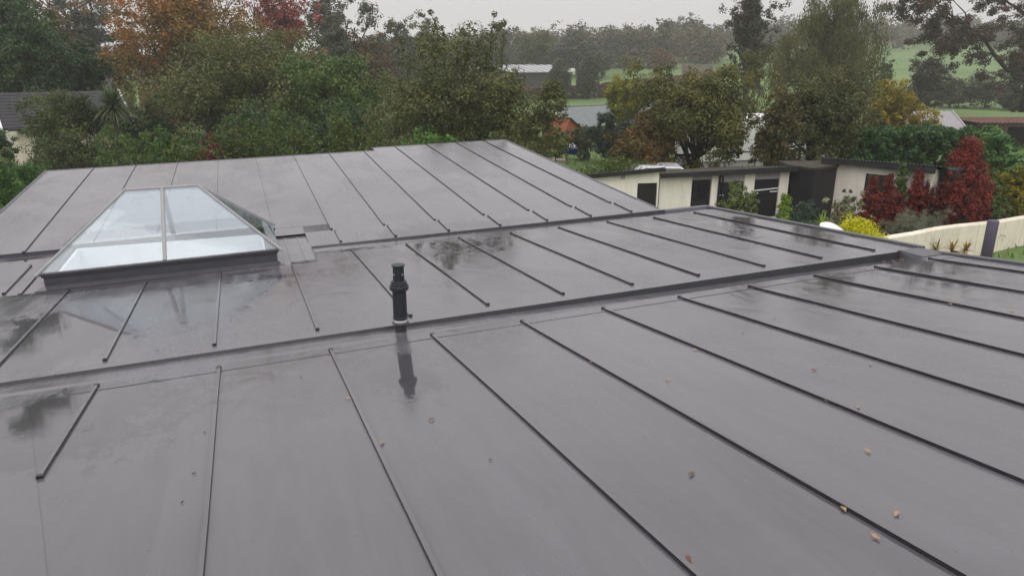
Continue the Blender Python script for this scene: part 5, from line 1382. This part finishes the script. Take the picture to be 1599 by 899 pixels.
for k, (px, tp, w_, D, mi) in enumerate(sorted(front)):
    far_tree('hill_tree', px, tp, w_, D, mi, 'hazy tree in the far tree line on the hill, %s from the left' % ordn[k], 'tree', 'trees in the far tree line', k)
far_tree('barn_tree', 920, 82, 52, 108, 3, 'dense round green tree right of the hazy barn', 'tree', None, 1)
far_tree('barn_side_tree', 872, 90, 42, 106, 3, 'round dark tree covering the end of the hazy barn', 'tree', None, 2)
far_tree('field_tree', 1032, 72, 50, 148, 2, 'bare brownish tree standing in the small hill field', 'tree', None, 3)

# the distant wood, one mass
rng = np.random.default_rng(31)
Vall, Tall = [], []
for i in range(215):
    a = (i % 150) / 149
    px = 560 + a * 1150 + rng.normal(0, 14); D = rng.uniform(235, 330)
    if i >= 150: px = rng.uniform(640, 1125); D = rng.uniform(188, 240)
    if px < 1130 and px > 950: D -= 10
    p = at(px, 110, D); z0 = float(hz(p[0], p[1])); h_ = rng.uniform(7, 11.5); R = rng.uniform(3.5, 6)
    cen, rcl, tcl, _ = crown_data(rng, R, h_ * .5, 0, h_ * .5, 12, 900, .9, 'round', None, 0, .22 * R, .45)
    V, tt, _ = leaves(rng, cen + np.array([p[0], p[1], z0]), rcl, 900, .85, np.clip(tcl + rng.normal(0, .2), 0, 1))
    Vall.append(V); Tall.append(tt)
V = np.concatenate(Vall); tt = np.concatenate(Tall)
tag(link('distant_wood', arr_mesh('distant_wood', V.reshape(-1, 3), np.arange(len(V) * 4).reshape(-1, 4), tt), leafmat('wood_leaf', [(.025, .03, .018), (.05, .05, .028), (.10, .075, .04)])), 'hazy wood covering the far hilltop', 'wood', None, 'stuff')

# rough grass tufts in the open garden between the trees
rng = np.random.default_rng(12)
n = 26000
u = rng.uniform(-30, 40, n); D = rng.uniform(19, 62, n)
gx_ = RT[0] * u + FH[0] * D; gy_ = RT[1] * u + FH[1] * D
ok = ~((gx_ > -5) & (gx_ < 8) & (gy_ < 18))
cen = np.stack([gx_, gy_, hz(gx_, gy_) + .06], -1)[ok]
V, tt, _ = leaves(rng, cen, np.full(len(cen), .12), 42000, .2, rng.normal(.5, .2, len(cen)), aspect=.18, droop=0, axis=np.array([0, 0, 1.2]))
tag(link('rough_grass', arr_mesh('rough_grass', V.reshape(-1, 3), np.arange(len(V) * 4).reshape(-1, 4), tt), leafmat('grass_blade', [(.04, .07, .02), (.075, .12, .03), (.12, .15, .05)])), 'rough grass in the garden beyond the roof', 'grass', None, 'stuff')

# ------------------------------------------------------------------ fallen leaves and specks on the roof
M_tan = plain('dry_leaf', (.36, .23, .13), rough=.6, var=.25, scale=30, bump=.2)
M_rus = plain('russet_leaf', (.16, .07, .04), rough=.6, var=.3, scale=30, bump=.2)
M_drk = plain('dark_leaf', (.03, .018, .016), rough=.6, var=.3, scale=30, bump=.2)
rng = np.random.default_rng(3)
def dead_leaf(px, py, pl, L_, mat, k, lab, grp):
    p = on_roof(px, py, pl); a = rng.uniform(0, math.pi)
    m = MB(); n = 6; rows = []
    for i in range(n + 1):
        s = i / n; w_ = L_ * .2 * math.sin(math.pi * (s * .92 + .04)) * (1 + .2 * math.sin(i * 2.3 + k)); cz = .004 + L_ * .16 * abs(math.sin(s * 3 + k)) ** 1.5
        rows.append([(L_ * (s - .5), -w_, cz + w_ * .55), (L_ * (s - .5), 0, cz), (L_ * (s - .5), w_, cz + w_ * .4)])
    for r0, r1_ in zip(rows[:-1], rows[1:]):
        m.poly([r0[0], r1_[0], r1_[1], r0[1]]); m.poly([r0[1], r1_[1], r1_[2], r0[2]])
    o = m.build('fallen_leaf', mat, None, loc=(p[0], p[1], p[2] + .001)); o.rotation_euler = (math.atan(pl[2]), 0, a)
    sm = o.modifiers.new('solid', 'SOLIDIFY'); sm.thickness = .0012
    tag(o, lab, 'leaf', grp)
tan_l, dk_l = 'small curled tan leaf lying on the wet grey front roof slope', 'tiny dark leaf fragment lying on the wet grey roof'
for k, (px, py) in enumerate(((674, 656), (597, 693), (544, 623), (1043, 594), (1080, 741), (1355, 706), (1290, 627), (1340, 637), (1271, 579), (1400, 804), (1317, 796), (1367, 840), (1075, 875), (1483, 476), (1085, 547), (1330, 549), (755, 597), (1580, 486), (924, 567), (1360, 570))):
    dead_leaf(px, py, PF, .042 if py > 640 else .038, M_tan if k % 4 else M_rus, k, tan_l, 'tan leaves fallen on the front slope')
for k, (px, py, pl) in enumerate(((766, 719, PF), (303, 740, PF), (285, 785, PF), (320, 676, PF), (246, 548, PM), (455, 475, PM), (520, 430, PM), (700, 440, PM), (330, 470, PM), (850, 412, PM), (1210, 498, PF), (1160, 520, PF), (470, 590, PF), (360, 500, PM))):
    dead_leaf(px, py, pl, .02, M_drk, k, dk_l, 'dark leaf fragments on the roof')
for k in range(9):
    x, y = 6.93 - abs(rng.normal(0, .09)), 5.68 + rng.uniform(-.08, .1)
    m = MB(); m.poly([(-.03, 0, 0), (0, -.014, .008), (.035, 0, .004), (0, .014, .01)])
    o = m.build('fallen_leaf', M_rus, None, loc=(x, y, zf(x, y) - gd2(x) + .012 + k * .002)); o.rotation_euler.z = rng.uniform(0, 6)
    sm = o.modifiers.new('solid', 'SOLIDIFY'); sm.thickness = .0012
    tag(o, 'russet leaf caught with others in the gutter corner by the outlet', 'leaf', 'leaves caught in the gutter corner')

# ------------------------------------------------------------------ haze
hb = MB()
cs = [frame_xy(-640, -60), frame_xy(720, -60), frame_xy(720, 960), frame_xy(-640, 960)]
hb.hexa([(c[0], c[1], -3.0) for c in cs] + [(c[0], c[1], 46.0) for c in cs])
hm = bpy.data.materials.new('haze_air'); hm.use_nodes = True
t = hm.node_tree; t.nodes.clear()
o_ = t.nodes.new('ShaderNodeOutputMaterial'); pv = t.nodes.new('ShaderNodeVolumePrincipled')
pv.inputs['Color'].default_value = (.985, .98, .99, 1); pv.inputs['Density'].default_value = .0008; pv.inputs['Anisotropy'].default_value = .1
t.links.new(pv.outputs[0], o_.inputs['Volume'])
tag(hb.build('haze', hm), kind='stuff')
S.cycles.volume_bounces = 2
print('leaf triangles', TRI[0])
